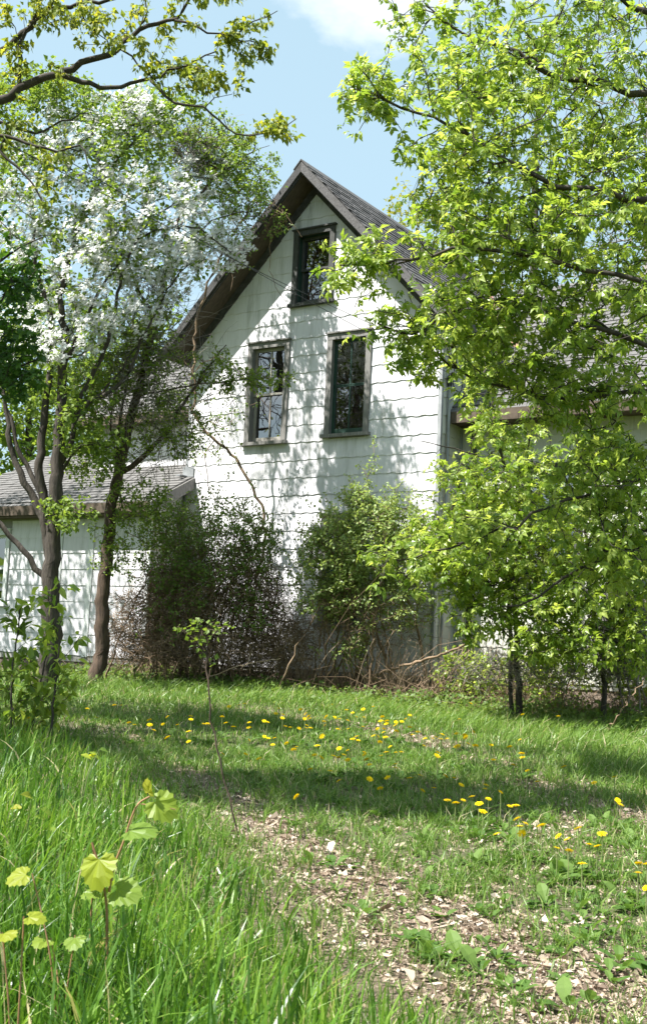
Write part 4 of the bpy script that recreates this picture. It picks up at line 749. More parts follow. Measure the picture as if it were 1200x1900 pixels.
# dry stalks and litter strip along the house wall
n = 6500; u_ = rg.uniform(-5.2, 4.6, n); v_ = -0.15 - 1.35 * rg.random(n) ** 0.8; Wp = np.array([hw(a, b, 0)[:2] for a, b in zip(u_, v_)])
S = gpt(Wp[:, 0], Wp[:, 1], 0.0); P = arcs(rg, S, rand_dir(rg, n) * 0.8 + np.array([0, 0, 0.75]), rg.gamma(2.2, 0.19, n), 4, 0.9, 0.7); P[:, :, 2] = np.maximum(P[:, :, 2], gz(P[:, :, 0], P[:, :, 1]) + 0.005)
V, F = strands(P, 0.004 * rg.uniform(0.6, 1.5, n)); mesh_obj('dry_brush', V, [F], M['twig'], label='brown dead stems and brush heaped along the foot of the house wall', cat='brush', kind='stuff')
n = 620; cl = rg.integers(0, 7, n); cx_ = np.array([-0.35, 0.1, 0.55, -1.4, 1.3, 1.7, -2.3])[cl] + rg.normal(0, 0.22, n); cy_ = np.array([-1.05, -1.0, -0.75, -1.2, -0.6, -0.7, -1.3])[cl] + rg.normal(0, 0.12, n)
Wp = np.array([hw(a, b, 0)[:2] for a, b in zip(cx_, cy_)]); P = arcs(rg, gpt(Wp[:, 0], Wp[:, 1]), rand_dir(rg, n) * 0.45 + np.array([0.12, 0, 1.0]), rg.uniform(0.3, 1.05, n), 6, 0.35, 0.35)
V, F = strands(P, 0.0045, 0.0018); mesh_obj('dry_grass_stalks', V, [F], M['straw'], label='tall straw-coloured dead grass stalks in front of the corner of the gable', cat='dry grass', kind='stuff')
# fallen branches
def fallen(L, r, lab, seed, side=8, mat='twig'):
    rg2 = np.random.default_rng(seed); t = Tree(rg2); t.limb(L, r, r * 0.35, step=0.06, wig=0.012); P = np.array(t.P)
    T = P[rg2.integers(2, len(P), side)] + rg2.normal(0, 0.22, (side, 3)) + [0.05, 0, 0.08]; T[:, 2] = np.maximum(T[:, 2], gz(T[:, 0], T[:, 1]) + 0.02); t.grow(T, step=0.07, wig=0.015, keep=1)
    V, F = t.wood(6, 0.004, 2.6); loc = np.array(t.P[0]); o = bpy.data.objects.new('fallen_branch', make_mesh('fallen_branch', V - loc, [F], M[mat], smooth=True)); o.location = loc; put(o, label=lab, cat='branch'); return o
fallen([on_ground(715, 1262, .05), at(735, 1240, 15.4), at(780, 1226, 15.2), at(830, 1210, 15.0), at(866, 1196, 14.9)], 0.04, 'dark fallen branch propped up before the corner of the gable', 41, 12)
fallen([on_ground(360, 1268, .03), at(400, 1252, 15.9), at(460, 1232, 15.8), at(520, 1222, 15.7)], 0.014, 'pale thin fallen branch lying across the brown brush', 42, 7, 'straw')
fallen([on_ground(1160, 1318, .02), at(1172, 1290, 12.2), at(1192, 1262, 12.3), at(1215, 1235, 12.4)], 0.018, 'brown stick leaning out of the brush beside the right wing', 43, 5, 'twig')
fallen([on_ground(745, 1290, .02), on_ground(800, 1304, .05), on_ground(850, 1322, .03)], 0.010, 'pale dry stick lying on the grass before the gable corner', 44, 4, 'straw')

# ------------------------------------------------------------------ background trees
def far_tree(x, y, H, rad, seed, leafm, label, per=3, size=0.13, nT=260, low=0.3, bark='bark', rtip=0.005, bare_n=0, shape=(1, 1), group=None, tpl=LEAF):
    rg = np.random.default_rng(seed); t = Tree(rg); tb = base_at(x, y); top = tb + [rg.normal(0, .3), rg.normal(0, .3), H * 0.9]; t.limb([tb, tb + [0, 0, H * .25], (tb + top) / 2 + [rg.normal(0, .15), 0, 0], top], H * 0.018, 0.03, step=0.3, wig=0.03)
    c = tb + [0, 0, H * (low + (1 - low) / 2)]; T = ball(rg, c, (rad, rad, H * (1 - low) / 2), nT); t.grow(T, step=0.3, wig=0.05, keep=5, up=0.3)
    A, Dr = t.anchors(); cr = leaves(rg, A, Dr, per, size, tpl, 0.2, off=size * 1.2) if per else None
    if bare_n: t.grow(ball(rg, c, (rad * 1.02, rad * 1.02, H * (1 - low) / 2 * 1.02), bare_n), step=0.25, wig=0.04, keep=1, up=0.3)
    return tree_obj('background_tree', t, M[bark], cr, leafm, label, loc=tb, rtip=rtip, ex=2.7, k=4, group=group)
far_tree(*at(835, 400, 31)[:2], 14.3, 2.3, 51, M['bud'], 'background tree with yellowish young leaves rising behind the gable roof', 5, 0.13, 520, 0.4)
far_tree(*at(1010, 300, 27)[:2], 16.5, 3.4, 52, M['apple'], 'tall tree with pale green leaves behind the right wing roof', 3, 0.12, 420, 0.35, bare_n=300)
far_tree(*at(1190, 300, 24)[:2], 16.5, 2.8, 53, M['apple'], 'tall bare-twigged tree behind the far end of the right wing', 1, 0.12, 300, 0.35, bare_n=900, bark='twig_grey')
far_tree(*at(70, 600, 30)[:2], 10.5, 2.8, 54, M['apple'], 'background tree with light green leaves seen between the apple stems behind the porch', 5, 0.19, 560, 0.2)
far_tree(*at(240, 600, 34)[:2], 11.0, 2.6, 55, M['apple'], 'background tree behind the left wing roof', 5, 0.18, 420, 0.2)
far_tree(*at(-110, 600, 27)[:2], 12, 3.0, 56, M['apple'], 'broad background tree beyond the far end of the porch', 4, 0.19, 420, 0.2)
far_tree(-7.5, 17.9, 9.0, 1.7, 57, M['apple'], 'leafy tree standing close to the far end of the porch', 4, 0.085, 520, 0.3)
# trees left of the yard: they are what the window panes mirror
far_tree(-11.5, 14.5, 12.5, 2.8, 61, M['bud'], 'tall bare-twigged tree mirrored in the upper windows, left of the yard', 1, 0.08, 160, 0.25, bare_n=650, bark='bark_dark', rtip=0.008)
far_tree(-14.5, 10.5, 13.5, 3.0, 62, M['oak'], 'dark half-leafed tree left of the yard, beyond the bare one', 1, 0.10, 200, 0.25, bare_n=400, bark='bark_dark', rtip=0.008)
far_tree(-17, 17.0, 14, 3.2, 63, M['bud'], 'far bare tree at the left edge of the yard', 1, 0.12, 260, 0.25, bare_n=700, bark='bark_dark', rtip=0.008)
# far woodland all round: one mass of leaf clumps
rg = np.random.default_rng(71); n = 16000; an = rg.uniform(0, 2 * math.pi, n); rr = rg.uniform(55, 85, n); hh = (6 + 3 * np.sin(an * 9) + 2 * np.sin(an * 23 + 1) + 1.5 * np.sin(an * 51)) * rg.random(n) ** 0.7
p = np.stack([rr * np.cos(an), rr * np.sin(an) + 8, gz(rr * np.cos(an), rr * np.sin(an) + 8) + hh], -1); d = rand_dir(rg, n); ax, ay, az = frames(d, rand_dir(rg, n)); V, F = instance(*ROUND, p, ax, ay, az, rg.uniform(0.7, 1.4, n))
mesh_obj('woodland', V, [F], M['shrub'], np.repeat(rg.random(n), len(ROUND[0])), label='far belt of green woodland round the yard', cat='woodland', kind='stuff')

# ------------------------------------------------------------------ grass
def off_wall(x, y):
    "distance in front of the gable wall plane" 
    return (x - 1.5858) * -math.sin(YAW) + (y - 16.4775) * -math.cos(YAW)
def blades(rng, P, h, w, lean, lean_dir=None, levels=(0, 0.4, 0.75, 1.0)):
    n = len(P); s = np.array(levels); m = len(s); th = rng.uniform(0, 2 * math.pi, n)
    ld = np.stack([np.cos(th), np.sin(th), np.zeros(n)], 1)
    if lean_dir is not None: ld = nrm(ld * 0.7 + np.array(lean_dir))
    ph = rng.uniform(0, 2 * math.pi, n); sd = np.stack([np.cos(ph), np.sin(ph), np.zeros(n)], 1); b = np.broadcast_to(lean, (n,))
    C = P[:, None] + h[:, None, None] * (ld[:, None] * (b[:, None, None] * (s ** 2)[None, :, None]) + np.array([0, 0, 1.0]) * (s[None, :] - 0.38 * b[:, None] * s[None, :] ** 2.5)[:, :, None])
    wp = w[:, None] * np.interp(s, [0, 0.35, 0.75, 1], [0.7, 1, 0.62, 0.0])[None]
    Lf = C - sd[:, None] * wp[:, :, None] / 2; Rt = C + sd[:, None] * wp[:, :, None] / 2; V = np.concatenate([Lf, Rt[:, :-1]], 1); k = 2 * m - 1; F = []
    for i in range(m - 2): F += [(i, m + i, m + i + 1), (i, m + i + 1, i + 1)]
    F.append((m - 2, 2 * m - 2, m - 1)); F = (np.array(F)[None] + (np.arange(n) * k)[:, None, None]).reshape(-1, 3)
    return V.reshape(-1, 3), F, k
def sample(rng, n, y0, y1, pw=1.0, mx=1.3):
    y = y0 + (y1 - y0) * rng.random(n) ** pw; x = rng.uniform(-1, 1, n) * (0.30 * y + mx); return x, y
def side1(x, y):
    d, s = dist_poly(x, y, TR1); return d * s          # >0: left of the first wheel track
rg = np.random.default_rng(81)
# tall foreground grass, left of the track
x, y = sample(rg, 74000, 1.3, 10.5, 1.2); L = side1(x, y); Lb = 0.32 + 0.36 * np.clip((5.5 - y) / 2, 0, 1) + 0.3 * (patch(x, y, 1.6, 2) - .5); dens = np.clip((L - Lb) / 0.25, 0, 1) * np.clip(1.25 - y / 11, 0.15, 1) * (0.55 + 0.9 * patch(x, y, .9)); k = rg.random(len(x)) < dens; x, y, L = x[k], y[k], L[k]; n = len(x)
h = (0.12 + 0.15 * np.clip((L - 0.5) / 0.8, 0, 1)) * (0.55 + 0.9 * rg.random(n)) * (0.75 + 0.5 * patch(x, y, 1.9, 8)) * (1 - 0.035 * np.clip(y - 5, 0, 6)); V, F, kk = blades(rg, gpt(x, y, -0.01), h, 0.0092 * (0.35 + 1.2 * rg.random(n) ** 1.6), 0.08 + 0.85 * rg.random(n) ** 1.6, (0.14, 0.05, 0), (0, 0.3, 0.58, 0.82, 1.0))
mesh_obj('tall_grass', V, [F], M['grass'], np.repeat(np.where(rg.random(n) < .045, 1.0, np.clip(rg.random(n) * .75 + .7 * (patch(x, y, 2.6, 3) - .4), 0, .93)), kk), label='lush tall green grass left of the wheel track', cat='grass', kind='stuff')
print('tall grass', n)
# short lawn
x, y = sample(rg, 190000, 2.2, 17.5, 0.9); b = bare(x, y); L = side1(x, y); dens = np.clip((off_wall(x, y) - 0.95) / 0.4, 0.03, 1) * (1 - 0.93 * b) * np.clip(0.25 + 1.0 * patch(x, y, 1.4, 1), 0.1, 1)
dens *= np.where((L < 0.15) & (y < 7.2), np.clip(0.1 * y - 0.25, 0.15, 0.5), 1.0); k = rg.random(len(x)) < dens; x, y = x[k], y[k]; n = len(x)
far = np.clip((y - 9) / 5, 0, 1); h = (0.055 + 0.06 * rg.random(n) ** 1.5 + 0.05 * far * rg.random(n)) * (0.75 + 0.5 * patch(x, y, 2.2, 3)); V, F, kk = blades(rg, gpt(x, y, -0.005), h, (0.0036 + 0.00045 * y) * (0.6 + 0.8 * rg.random(n)), 0.2 + 0.9 * rg.random(n), None, (0, 0.55, 1.0))
mesh_obj('lawn', V, [F], M['lawn'], np.repeat(np.where(rg.random(n) < .06, 1.0, rg.random(n) * .93), kk), label='short patchy lawn grass between and beyond the wheel tracks', cat='grass', kind='stuff')
print('lawn', n)
# wind-swept longer grass in front of the right wing and along the house
x = rg.uniform(-4.5, 6, 60000); y = rg.uniform(8.6, 17.5, 60000); d2, s2 = dist_poly(x, y, TR2); q = np.where(s2 < 0, d2, -d2); edge = np.clip((q - 0.35) / 0.6, 0, 1) * np.clip(0.3 + patch(x, y, 1.1, 5), 0.15, 1) * np.clip((off_wall(x, y) - 1.15) / 0.4, 0, 1); k = rg.random(len(x)) < edge; x, y = x[k], y[k]; n = len(x)
V, F, kk = blades(rg, gpt(x, y, -0.01), (0.12 + 0.16 * rg.random(n)) * (0.7 + 0.5 * patch(x, y, 1.0, 2)), 0.0075 * (0.6 + 0.8 * rg.random(n)), 0.35 + 0.9 * rg.random(n), (0.55, -0.1, 0), (0, 0.5, 1.0))
mesh_obj('wind_swept_grass', V, [F], M['lawn'], np.repeat(np.where(rg.random(n) < .05, 1.0, 0.25 + rg.random(n) * .68), kk), label='longer wind-swept grass between the far wheel track and the house', cat='grass', kind='stuff')
print('swept', n)
# grass tufts on the worn ground
cx_, cy_ = sample(rg, 2700, 2.4, 9.5, 0.8); Lc = side1(cx_, cy_); k = (Lc < 0.45) & (rg.random(2700) < 1 - 0.75 * bare(cx_, cy_)); cx_, cy_ = cx_[k], cy_[k]; q = 26; n = len(cx_) * q; sg = np.repeat(rg.uniform(.015, .06, len(cx_)), q); x = np.repeat(cx_, q) + rg.normal(0, 1, n) * sg; y = np.repeat(cy_, q) + rg.normal(0, 1, n) * sg
V, F, kk = blades(rg, gpt(x, y, -0.005), np.repeat(rg.uniform(.05, .15, len(cx_)), q) * (0.5 + 0.8 * rg.random(n)), 0.0045 * (0.6 + 0.8 * rg.random(n)), 0.2 + 1.0 * rg.random(n), None, (0, 0.5, 1.0))
mesh_obj('grass_tufts', V, [F], M['lawn'], np.repeat(np.where(rg.random(n) < .05, 1.0, rg.random(n) * .93), kk), label='small tufts of grass on the worn ground by the wheel track', cat='grass', kind='stuff')
# dead leaves: curled scraps over the tracks and the thin lawn
def scrap(rng):
    m = 5; an = np.sort(rng.uniform(0, 2 * math.pi, m)); r = rng.uniform(0.35, 1.0, m); rim = np.stack([r * np.cos(an), 0.62 * r * np.sin(an), rng.normal(0.12, 0.16, m)], 1); V = np.concatenate([[(0, 0, 0)], rim]); return V, np.array([(0, i, i % m + 1) for i in range(1, m + 1)])
x, y = sample(rg, 190000, 2.6, 12.0, 1.35); b = bare(x, y); L = side1(x, y); dens = 0.9 * b + np.where((L < 0.3) & (y < 7.5), 0.8 * np.clip(1.6 * patch(x, y, 1.2, 7), 0.25, 1), 0.07) ; dens *= np.where(L > 0.5, 0.08, 1); k = rg.random(len(x)) < dens; x, y = x[k], y[k]; n = len(x)
up = nrm(np.array([0, 0, 1.0]) + rand_dir(rg, n) * 0.6); d = nrm(np.stack([rg.normal(0, 1, n), rg.normal(0, 1, n), rg.normal(0, .2, n)], 1)); ax, ay, az = frames(d, up); g_ = rg.integers(0, 8, n); sz = np.clip(rg.lognormal(-4.55, 0.6, n), 0.005, 0.05); P = gpt(x, y, 0.004 + 0.012 * rg.random(n)); parts = []; tn = np.clip(rg.beta(1.5, 1.5, n), 0, 1)
for q in range(8):
    k = g_ == q; tp = scrap(rg); v_, f_ = instance(*tp, P[k], ax[k], ay[k], az[k], sz[k]); parts.append((v_, f_, np.repeat(tn[k], 6)))
c = join(parts); mesh_obj('leaf_litter', c[0], [c[1]], M['litter'], c[2], label='pale dead leaves scattered over the wheel tracks', cat='leaf litter', kind='stuff')
print('litter', n)
# low leafy ground cover along the house
n = 6500; u_ = rg.uniform(-6, 5, n); v_ = -0.9 - rg.gamma(2.0, 0.4, n); Wp = np.array([hw(a, b, 0)[:2] for a, b in zip(u_, v_)]); A = gpt(Wp[:, 0], Wp[:, 1], 0) + np.stack([np.zeros(n), np.zeros(n), rg.random(n) * 0.24 * np.clip(1.2 + v_ * .3, .3, 1)], 1)
c = leaves(rg, A, rand_dir(rg, n), 2, 0.055, LEAF, 0.1, off=0.04); mesh_obj('ground_cover', c[0], [c[1]], M['shrub'], c[2], label='low leafy weeds growing in the strip in front of the house', cat='ground cover', kind='stuff')

# ------------------------------------------------------------------ plantain rosettes
rg = np.random.default_rng(91)
PLT = (np.array([(0, 0, 0), (0.28, -.16, .05), (0.28, 0, 0.0), (0.28, .16, .06), (0.55, -.27, .07), (0.56, 0, .0), (0.55, .27, .06), (0.82, -.19, 0.0), (0.84, 0, -.06), (0.82, .19, -.01), (1, 0.01, -.14)]), np.array([(0, 1, 2), (0, 2, 3), (1, 4, 5), (1, 5, 2), (2, 5, 6), (2, 6, 3), (4, 7, 8), (4, 8, 5), (5, 8, 9), (5, 9, 6), (7, 10, 8), (8, 10, 9)]))
def rosette(rng, nl, size, tilt):
    th = np.arange(nl) * 2.4 + rng.normal(0, .25, nl); el = rng.uniform(*tilt, nl); d = np.stack([np.cos(th) * np.cos(el), np.sin(th) * np.cos(el), np.sin(el)], 1); ax, ay, az = frames(d, np.tile([0, 0, 1.0], (nl, 1)) + rand_dir(rng, nl) * .25)
    V, F = instance(*PLT, np.zeros((nl, 3)) + d * size * .12, ax, ay, az, size * rng.uniform(.6, 1.15, nl)); return make_mesh('plantain_weed', V, [F], M['weed'], np.repeat(rng.random(nl), 11))
ros = [rosette(rg, 6, 0.075, (.1, .8)), rosette(rg, 8, 0.06, (.1, .7)), rosette(rg, 5, 0.085, (.2, 1.0)), rosette(rg, 9, 0.05, (.1, .7))]
cnt = 0
while cnt < 170:
    X_, Y_ = rg.uniform(560, 1240), rg.uniform(1500, 1890); 
    if rg.random() > 0.35 + 0.5 * (X_ > 760): continue
    g = on_ground(X_, Y_)
    if side1(np.array([g[0]]), np.array([g[1]]))[0] > 0.25 : continue
    o = bpy.data.objects.new('plantain_weed', ros[rg.integers(4)]); o.location = g; o.rotation_euler = (0, 0, rg.uniform(0, 6.3)); o.scale = [rg.uniform(.6, 1.2)] * 3
    put(o, label='small broad-leaved plantain weed on the worn ground by the wheel track', cat='weed', group='plantain weeds on the worn ground'); cnt += 1
# ------------------------------------------------------------------ dandelions, each where the photograph shows one
DA = [(325, 130), (425, 117), (450, 118), (357, 163), (480, 182), (500, 190), (555, 172), (556, 190), (605, 187), (622, 160), (658, 190), (622, 237), (700, 215), (700, 252), (708, 158), (709, 170), (757, 187), (825, 160), (838, 183), (866, 198), (850, 122), (886, 116), (993, 180), (980, 176), (996, 240), (1019, 239), (960, 316), (1063, 258), (1090, 282), (1100, 272), (1115, 133), (1134, 149), (1145, 159), (1150, 167), (1138, 192), (1136, 202), (1110, 203), (1023, 148), (1050, 152), (1048, 165), (1177, 268), (1167, 302), (1192, 312), (1151, 355), (1100, 456), (108, 165)]
DB = [(10, 160), (6, 192), (42, 162), (60, 168), (90, 174), (108, 145), (147, 132), (150, 162), (218, 160), (212, 176), (233, 186), (268, 180), (290, 178), (305, 168), (266, 192), (200, 205), (224, 205), (222, 218), (270, 213), (320, 199), (325, 229), (350, 216), (185, 231), (202, 233), (122, 234), (209, 254), (376, 241), (405, 241), (417, 236), (435, 243), (457, 242), (523, 228), (527, 236), (497, 270), (536, 260), (563, 268), (621, 265), (690, 272), (421, 305), (629, 320), (737, 311), (704, 339), (755, 360), (890, 346), (1078, 384), (1002, 405), (870, 158), (58, 278), (90, 285), (38, 306), (56, 311), (75, 301), (90, 320), (160, 319), (213, 305), (171, 338), (267, 336), (25, 362), (58, 398), (171, 391), (210, 426), (237, 386), (267, 350), (320, 388), (357, 378), (367, 434), (410, 425), (452, 380), (484, 388), (510, 413), (458, 470), (490, 480), (518, 470), (550, 457), (576, 483), (590, 512), (598, 428), (602, 414), (611, 465), (656, 440), (690, 492), (712, 490), (792, 402), (718, 539), (727, 567), (748, 556), (735, 593), (643, 596), (808, 564), (870, 603), (904, 614), (865, 648), (910, 657), (944, 574), (985, 635), (1015, 641), (1032, 595), (958, 706), (1090, 470), (1100, 487), (1167, 704), (1166, 740), (1197, 708), (1198, 796)]
def head_mesh(rng):
    V, F = [], []
    for ring, (nn, rad, el) in enumerate(((14, 0.020, 0.12), (12, 0.017, 0.5), (9, 0.012, 0.95))):
        for i in range(nn):
            a = i * 2 * math.pi / nn + ring * .2 + rng.normal(0, .05); e = el + rng.normal(0, .08); r = rad * rng.uniform(.88, 1.08); w = 0.0032; c, s_ = math.cos(a), math.sin(a); o = len(V)
            V += [(0, 0, 0.001 * ring), (r * c * math.cos(e) - w * s_, r * s_ * math.cos(e) + w * c, r * math.sin(e) * .6), (r * c * math.cos(e) + w * s_, r * s_ * math.cos(e) - w * c, r * math.sin(e) * .6)]; F.append((o, o + 2, o + 1))
    return make_mesh('flower_head', np.array(V), [np.array(F)], M['dandelion'], np.repeat(rng.random(len(F)), 3))
heads = [head_mesh(rg) for _ in range(3)]
dl = rosette(rg, 6, 0.085, (.1, .7)); dl.name = 'leaves'
Vs, Fs = tube([(0, 0, 0), (0.003, 0, 0.5), (0, 0, 1.0)], 0.0024, 5); stem_me = make_mesh('stem', Vs, [Fs], M['stem'], smooth=True)
for X_, Y_ in [(a / 2, 1250 + b / 2) for a, b in DA] + [(600 + a / 2, 1250 + b / 2) for a, b in DB] + [(rg.normal(660, 140), rg.uniform(1305, 1400)) for _ in range(50)]:
    hgt = rg.uniform(0.14, 0.19); g = on_ground(X_, Y_, hgt); e = empty('dandelion', (g[0], g[1], g[2] - hgt), rg.uniform(0, 6.3), label='yellow dandelion in bloom in the lawn between the two wheel tracks and the house' if g[1] > 6.8 else 'large yellow dandelion in bloom among the plantain weeds on the worn ground', cat='dandelion', group='dandelions in the lawn' if g[1] > 6.8 else 'dandelions among the plantain weeds')
    o = bpy.data.objects.new('stem', stem_me); put(o, e); o.scale = (1, 1, hgt)
    o = bpy.data.objects.new('leaves', dl); put(o, e); o.rotation_euler = (0, 0, rg.uniform(0, 6)); o.scale = [rg.uniform(.8, 1.3)] * 3
    o = bpy.data.objects.new('flower_head', heads[rg.integers(3)]); put(o, e); o.location = (0, 0, hgt); o.rotation_euler = (rg.normal(0, .35) , rg.normal(0, .35), 0); o.scale = [rg.uniform(.85, 1.2)] * 3

# ------------------------------------------------------------------ foreground plants
def plant(name, label, cat, stems, leaf_list, mat_s, mat_l, group=None):
    """stems: (points, r0, r1); leaf_list: (pos, dir, up, size, template, tint); every leaf its own part"""
    loc = np.array(stems[0][0][0], float); loc[2] = float(gz(loc[0], loc[1])); o = empty(name, loc, label=label, cat=cat, group=group)
    for P, r0, r1 in stems:
        Q = smooth_path(P, max(8, len(P) * 4)); V, F = tube(Q, np.linspace(r0, r1, len(Q)), 6); mesh_obj('stem', V - loc, [F], mat_s, smooth=True, parent=o)
    for p, d, up, s, tpl, tn in leaf_list:
        d = nrm(np.array([d], float)); a, b_, c = frames(d, np.array([up], float)); V, F = instance(*tpl, np.zeros((1, 3)), a, b_, c, np.array([s])); l = mesh_obj('leaf', V, [F], mat_l, np.full(len(V), tn), parent=o); l.location = np.array(p) - loc
    return o
def grape_tpl(seed):
    rng = np.random.default_rng(seed); n = 26; an = np.linspace(-2.75, 2.75, n); rad = 1 + 0.07 * np.where(np.arange(n) % 2, 1, -1) + 0.10 * np.cos(an * 3); rad *= 0.86 + 0.14 * np.cos(an)
    rim = np.stack([0.40 + 0.52 * rad * np.cos(an), 0.56 * rad * np.sin(an), 0.07 * np.abs(np.sin(an)) - 0.10 * rad ** 2 + 0.02 * np.cos(an * 5)], 1); mid = 0.55 * (rim - [0.3, 0, 0]) + [0.3, 0, 0]; mid[:, 2] = 0.03 * np.cos(an * 5)
    V = np.concatenate([[(0.22, 0, 0)], mid, rim]); F = [(0, i, i + 1) for i in range(1, n)]
    for i in range(1, n): F += [(i, n + i, n + i + 1), (i, n + i + 1, i + 1)]
    return V, np.array(F)
GR = grape_tpl(1); CB = np.array([0, -1.0, 0])
Yg = 3.45; gb = on_ground(203, 1880); gb[1] = Yg; gb = at(200, 1860, Yg); gb[2] = float(gz(gb[0], gb[1]))
plant('grape_vine', 'young vine shoot with large toothed translucent leaves rising from the tall grass', 'vine',
    [([gb, at(199, 1800, Yg), at(199, 1740, Yg), at(197, 1670, Yg), at(188, 1620, Yg), at(171, 1563, Yg)], 0.005, 0.0035), ([at(168, 1740, Yg + .05), at(172, 1660, Yg + .03), at(178, 1615, Yg + .02), at(171, 1563, Yg)], 0.003, 0.002), ([at(203, 1655, Yg), at(210, 1615, Yg), at(232, 1555, Yg), at(245, 1515, Yg), at(258, 1490, Yg), at(278, 1478, Yg)], 0.004, 0.0028), ([at(262, 1492, Yg), at(290, 1495, Yg), at(326, 1502, Yg)], 0.002, 0.0012)],
    [(at(186, 1578, Yg), (0.05, -0.45, -1), (-0.35, -0.9, 0.5), 0.115, GR, .75), (at(205, 1648, Yg), (0.85, -0.3, -0.1), (-0.2, -0.7, 0.7), 0.10, GR, .25), (at(205, 1640, Yg), (-0.2, 0.5, -0.5), (0.5, -0.5, 0.3), 0.07, GR, .3), (at(226, 1542, Yg), (1, -0.1, 0.08), (0.0, -0.35, 1), 0.11, GR, .15), (at(278, 1478, Yg), (0.75, -0.1, -0.5), (0.0, -0.8, 0.6), 0.10, GR, .45), (at(276, 1478, Yg), (-0.1, -0.3, 0.8), (-0.6, -0.6, 0.2), 0.055, GR, .9), (at(188, 1655, Yg), (-0.6, -.3, -.1), (0, -.3, 1), 0.06, GR, .3)], M['red_stem'], M['vine'])
rg = np.random.default_rng(95)
for i, (bx, by, Yq, lst, lab) in enumerate(((40, 1850, 2.75, [(45, 1700), (5, 1730)], 'low vine plant with broad leaves hidden in the grass by the frame edge'), (120, 1850, 3.2, [(60, 1620), (140, 1735), (95, 1740)], 'small vine plant with flat yellow-green leaves beside the upright vine shoot'), (45, 1600, 5.2, [(20, 1500), (60, 1480), (75, 1500), (110, 1545), (140, 1548), (85, 1520)], 'bramble seedling with toothed leaves standing in the tall grass'), (150, 1490, 6.4, [(165, 1395), (185, 1390), (150, 1400), (175, 1405)], 'small pale-leaved seedling at the edge of the tall grass'))):
    b0 = at(bx, by, Yq); b0[2] = float(gz(b0[0], b0[1])); tips = [at(a, c, Yq + rg.normal(0, .06)) for a, c in lst]
    plant('grape_vine' if i < 2 else 'seedling', lab, 'vine' if i < 2 else 'seedling', [([b0, (b0 + tp) / 2 + [0, 0, .06], tp], 0.003, 0.0018) for tp in tips], [(tp, (rg.normal(0, 1), rg.normal(-.3, .6), rg.normal(0, .35)), (rg.normal(0, .5), -.45, .9), (0.062 if i < 2 else 0.065) * rg.uniform(.8, 1.2), GR if i < 2 else leaf_tpl(.36, .15, .1, True), rg.random()) for tp in tips], M['red_stem'] if i < 2 else M['stem'], M['vine'])
# slim sapling in the middle of the yard edge
rg = np.random.default_rng(97); t = Tree(rg); b0 = on_ground(443, 1556)
Yq = b0[1]; t.limb([b0, at(430, 1490, Yq), at(410, 1420, Yq), at(394, 1340, Yq), at(386, 1270, Yq), at(381, 1210, Yq), at(378, 1165, Yq)], 0.0042, 0.0018, step=0.06, wig=0.005)
t.grow(np.concatenate([blob(rg, 375, 1165, 28, 28, Yq, .12, 9, 1), blob(rg, 405, 1170, 25, 25, Yq, .12, 8, 1), blob(rg, 345, 1160, 18, 18, Yq, .1, 5, 1), blob(rg, 380, 1215, 25, 20, Yq, .1, 4, 1)]), step=0.05, wig=0.004, keep=2, back=1.2)
A, Dr = t.anchors(); tree_obj('yard_sapling', t, M['bark_red'], leaves(rg, A, Dr, 2, 0.030, LEAF, 0.1, off=0.012), M['apple'], 'thin bare-stemmed sapling with a tuft of light leaves standing alone in the grass', 'sapling', trunk='stem', crown_name='leaves', rtip=0.0016, loc=b0)
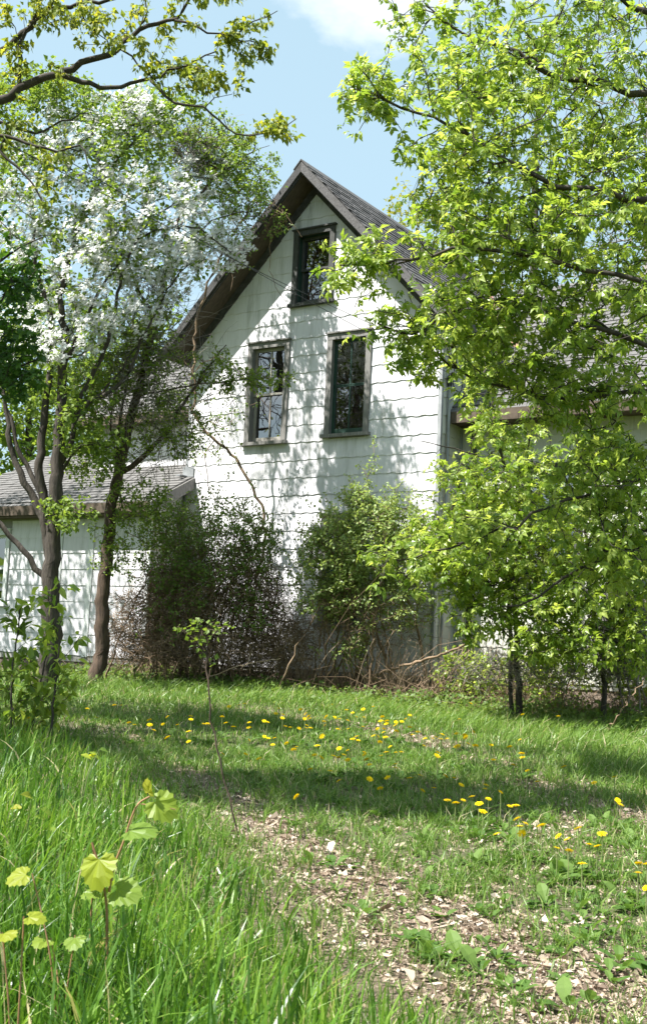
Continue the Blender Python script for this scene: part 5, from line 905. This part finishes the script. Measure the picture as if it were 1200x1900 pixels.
# leafy saplings at the left edge
for i, (bx, by, pts_, bl, lab) in enumerate(((95, 1380, [(100, 1300), (110, 1200), (95, 1120), (100, 1075)], [(100, 1110, 45, 40, 14), (115, 1180, 50, 45, 16), (90, 1260, 60, 50, 26)], 'tall leafy sapling in front of the dark apple trunk'), (20, 1400, [(22, 1300), (30, 1200), (38, 1130)], [(30, 1150, 45, 35, 16), (25, 1230, 55, 50, 22), (60, 1300, 50, 40, 20)], 'leafy sapling with drooping broad leaves at the edge of the tall grass'), (60, 1395, [(66, 1310), (85, 1230), (95, 1170)], [(75, 1200, 45, 40, 14), (60, 1330, 60, 40, 26), (110, 1290, 40, 40, 18)], 'bushy young sapling between its two taller neighbours'), (-60, 1400, [(-60, 1280), (-50, 1180)], [(-60, 1220, 60, 60, 26), (-20, 1310, 50, 50, 20)], 'leafy sapling left of the row of young saplings'))):
    rg = np.random.default_rng(110 + i); t = Tree(rg); Yq = 8.6 + .25 * i; b0 = at(bx, by, Yq); b0[2] = float(gz(b0[0], b0[1])); t.limb(np.concatenate([[b0], px(pts_, Yq)]), 0.011, 0.004, step=0.07, wig=0.005)
    t.grow(np.concatenate([blob(rg, a, b, c, d, Yq, .25, n_, 1) for a, b, c, d, n_ in [(a, b, c, d, int(n_ * 0.85)) for a, b, c, d, n_ in bl]]), step=0.06, wig=0.006, keep=3); A, Dr = t.anchors()
    tree_obj('leafy_sapling', t, M['bark'], leaves(rg, A, Dr, 2, 0.085, leaf_tpl(.30, .2, .08, True), 0.25, off=0.015), M['elder'] if i % 2 == 0 else M['apple'], lab, 'sapling', trunk='stem', crown_name='leaves', rtip=0.0018, loc=b0)
# weedy young growth at the foot of the right wing
WB = ['beside the propped fallen branch', 'right behind the two-stemmed sapling', 'between the two saplings', 'in front of the green door', 'by the brown leaning stick', 'between the fallen branch and the two-stemmed sapling']
for i, (X_, Y_) in enumerate(((860, 1262), (985, 1255), (1040, 1275), (1150, 1250), (1195, 1290), (905, 1275))):
    rg = np.random.default_rng(130 + i); t = Tree(rg); b0 = on_ground(X_, 1312 + (X_ - 850) * .08); Yq = b0[1]
    for k_ in range(5): q = at(X_ + rg.normal(0, 30), Y_ + rg.normal(-15, 20), Yq + rg.normal(0, .15)); t.limb([b0 + [rg.normal(0, .05), rg.normal(0, .05), 0], (b0 + q) / 2 + [0, 0, .05], q], 0.006, 0.003, step=0.06, join=False, wig=0.006)
    t.grow(blob(rg, X_, Y_ - 14, 62, 50, Yq, .4, 130, 1), step=0.06, wig=0.008, keep=3); A, Dr = t.anchors()
    tree_obj('weed_bush', t, M['bark'], leaves(rg, A, Dr, 2, 0.06, LEAF, 0.15, off=0.02), M['elder'], 'low bush of fresh green leaves ' + WB[i], 'bush', trunk='stems', crown_name='leaves', rtip=0.0018, loc=b0, group='low green bushes at the foot of the right wing')
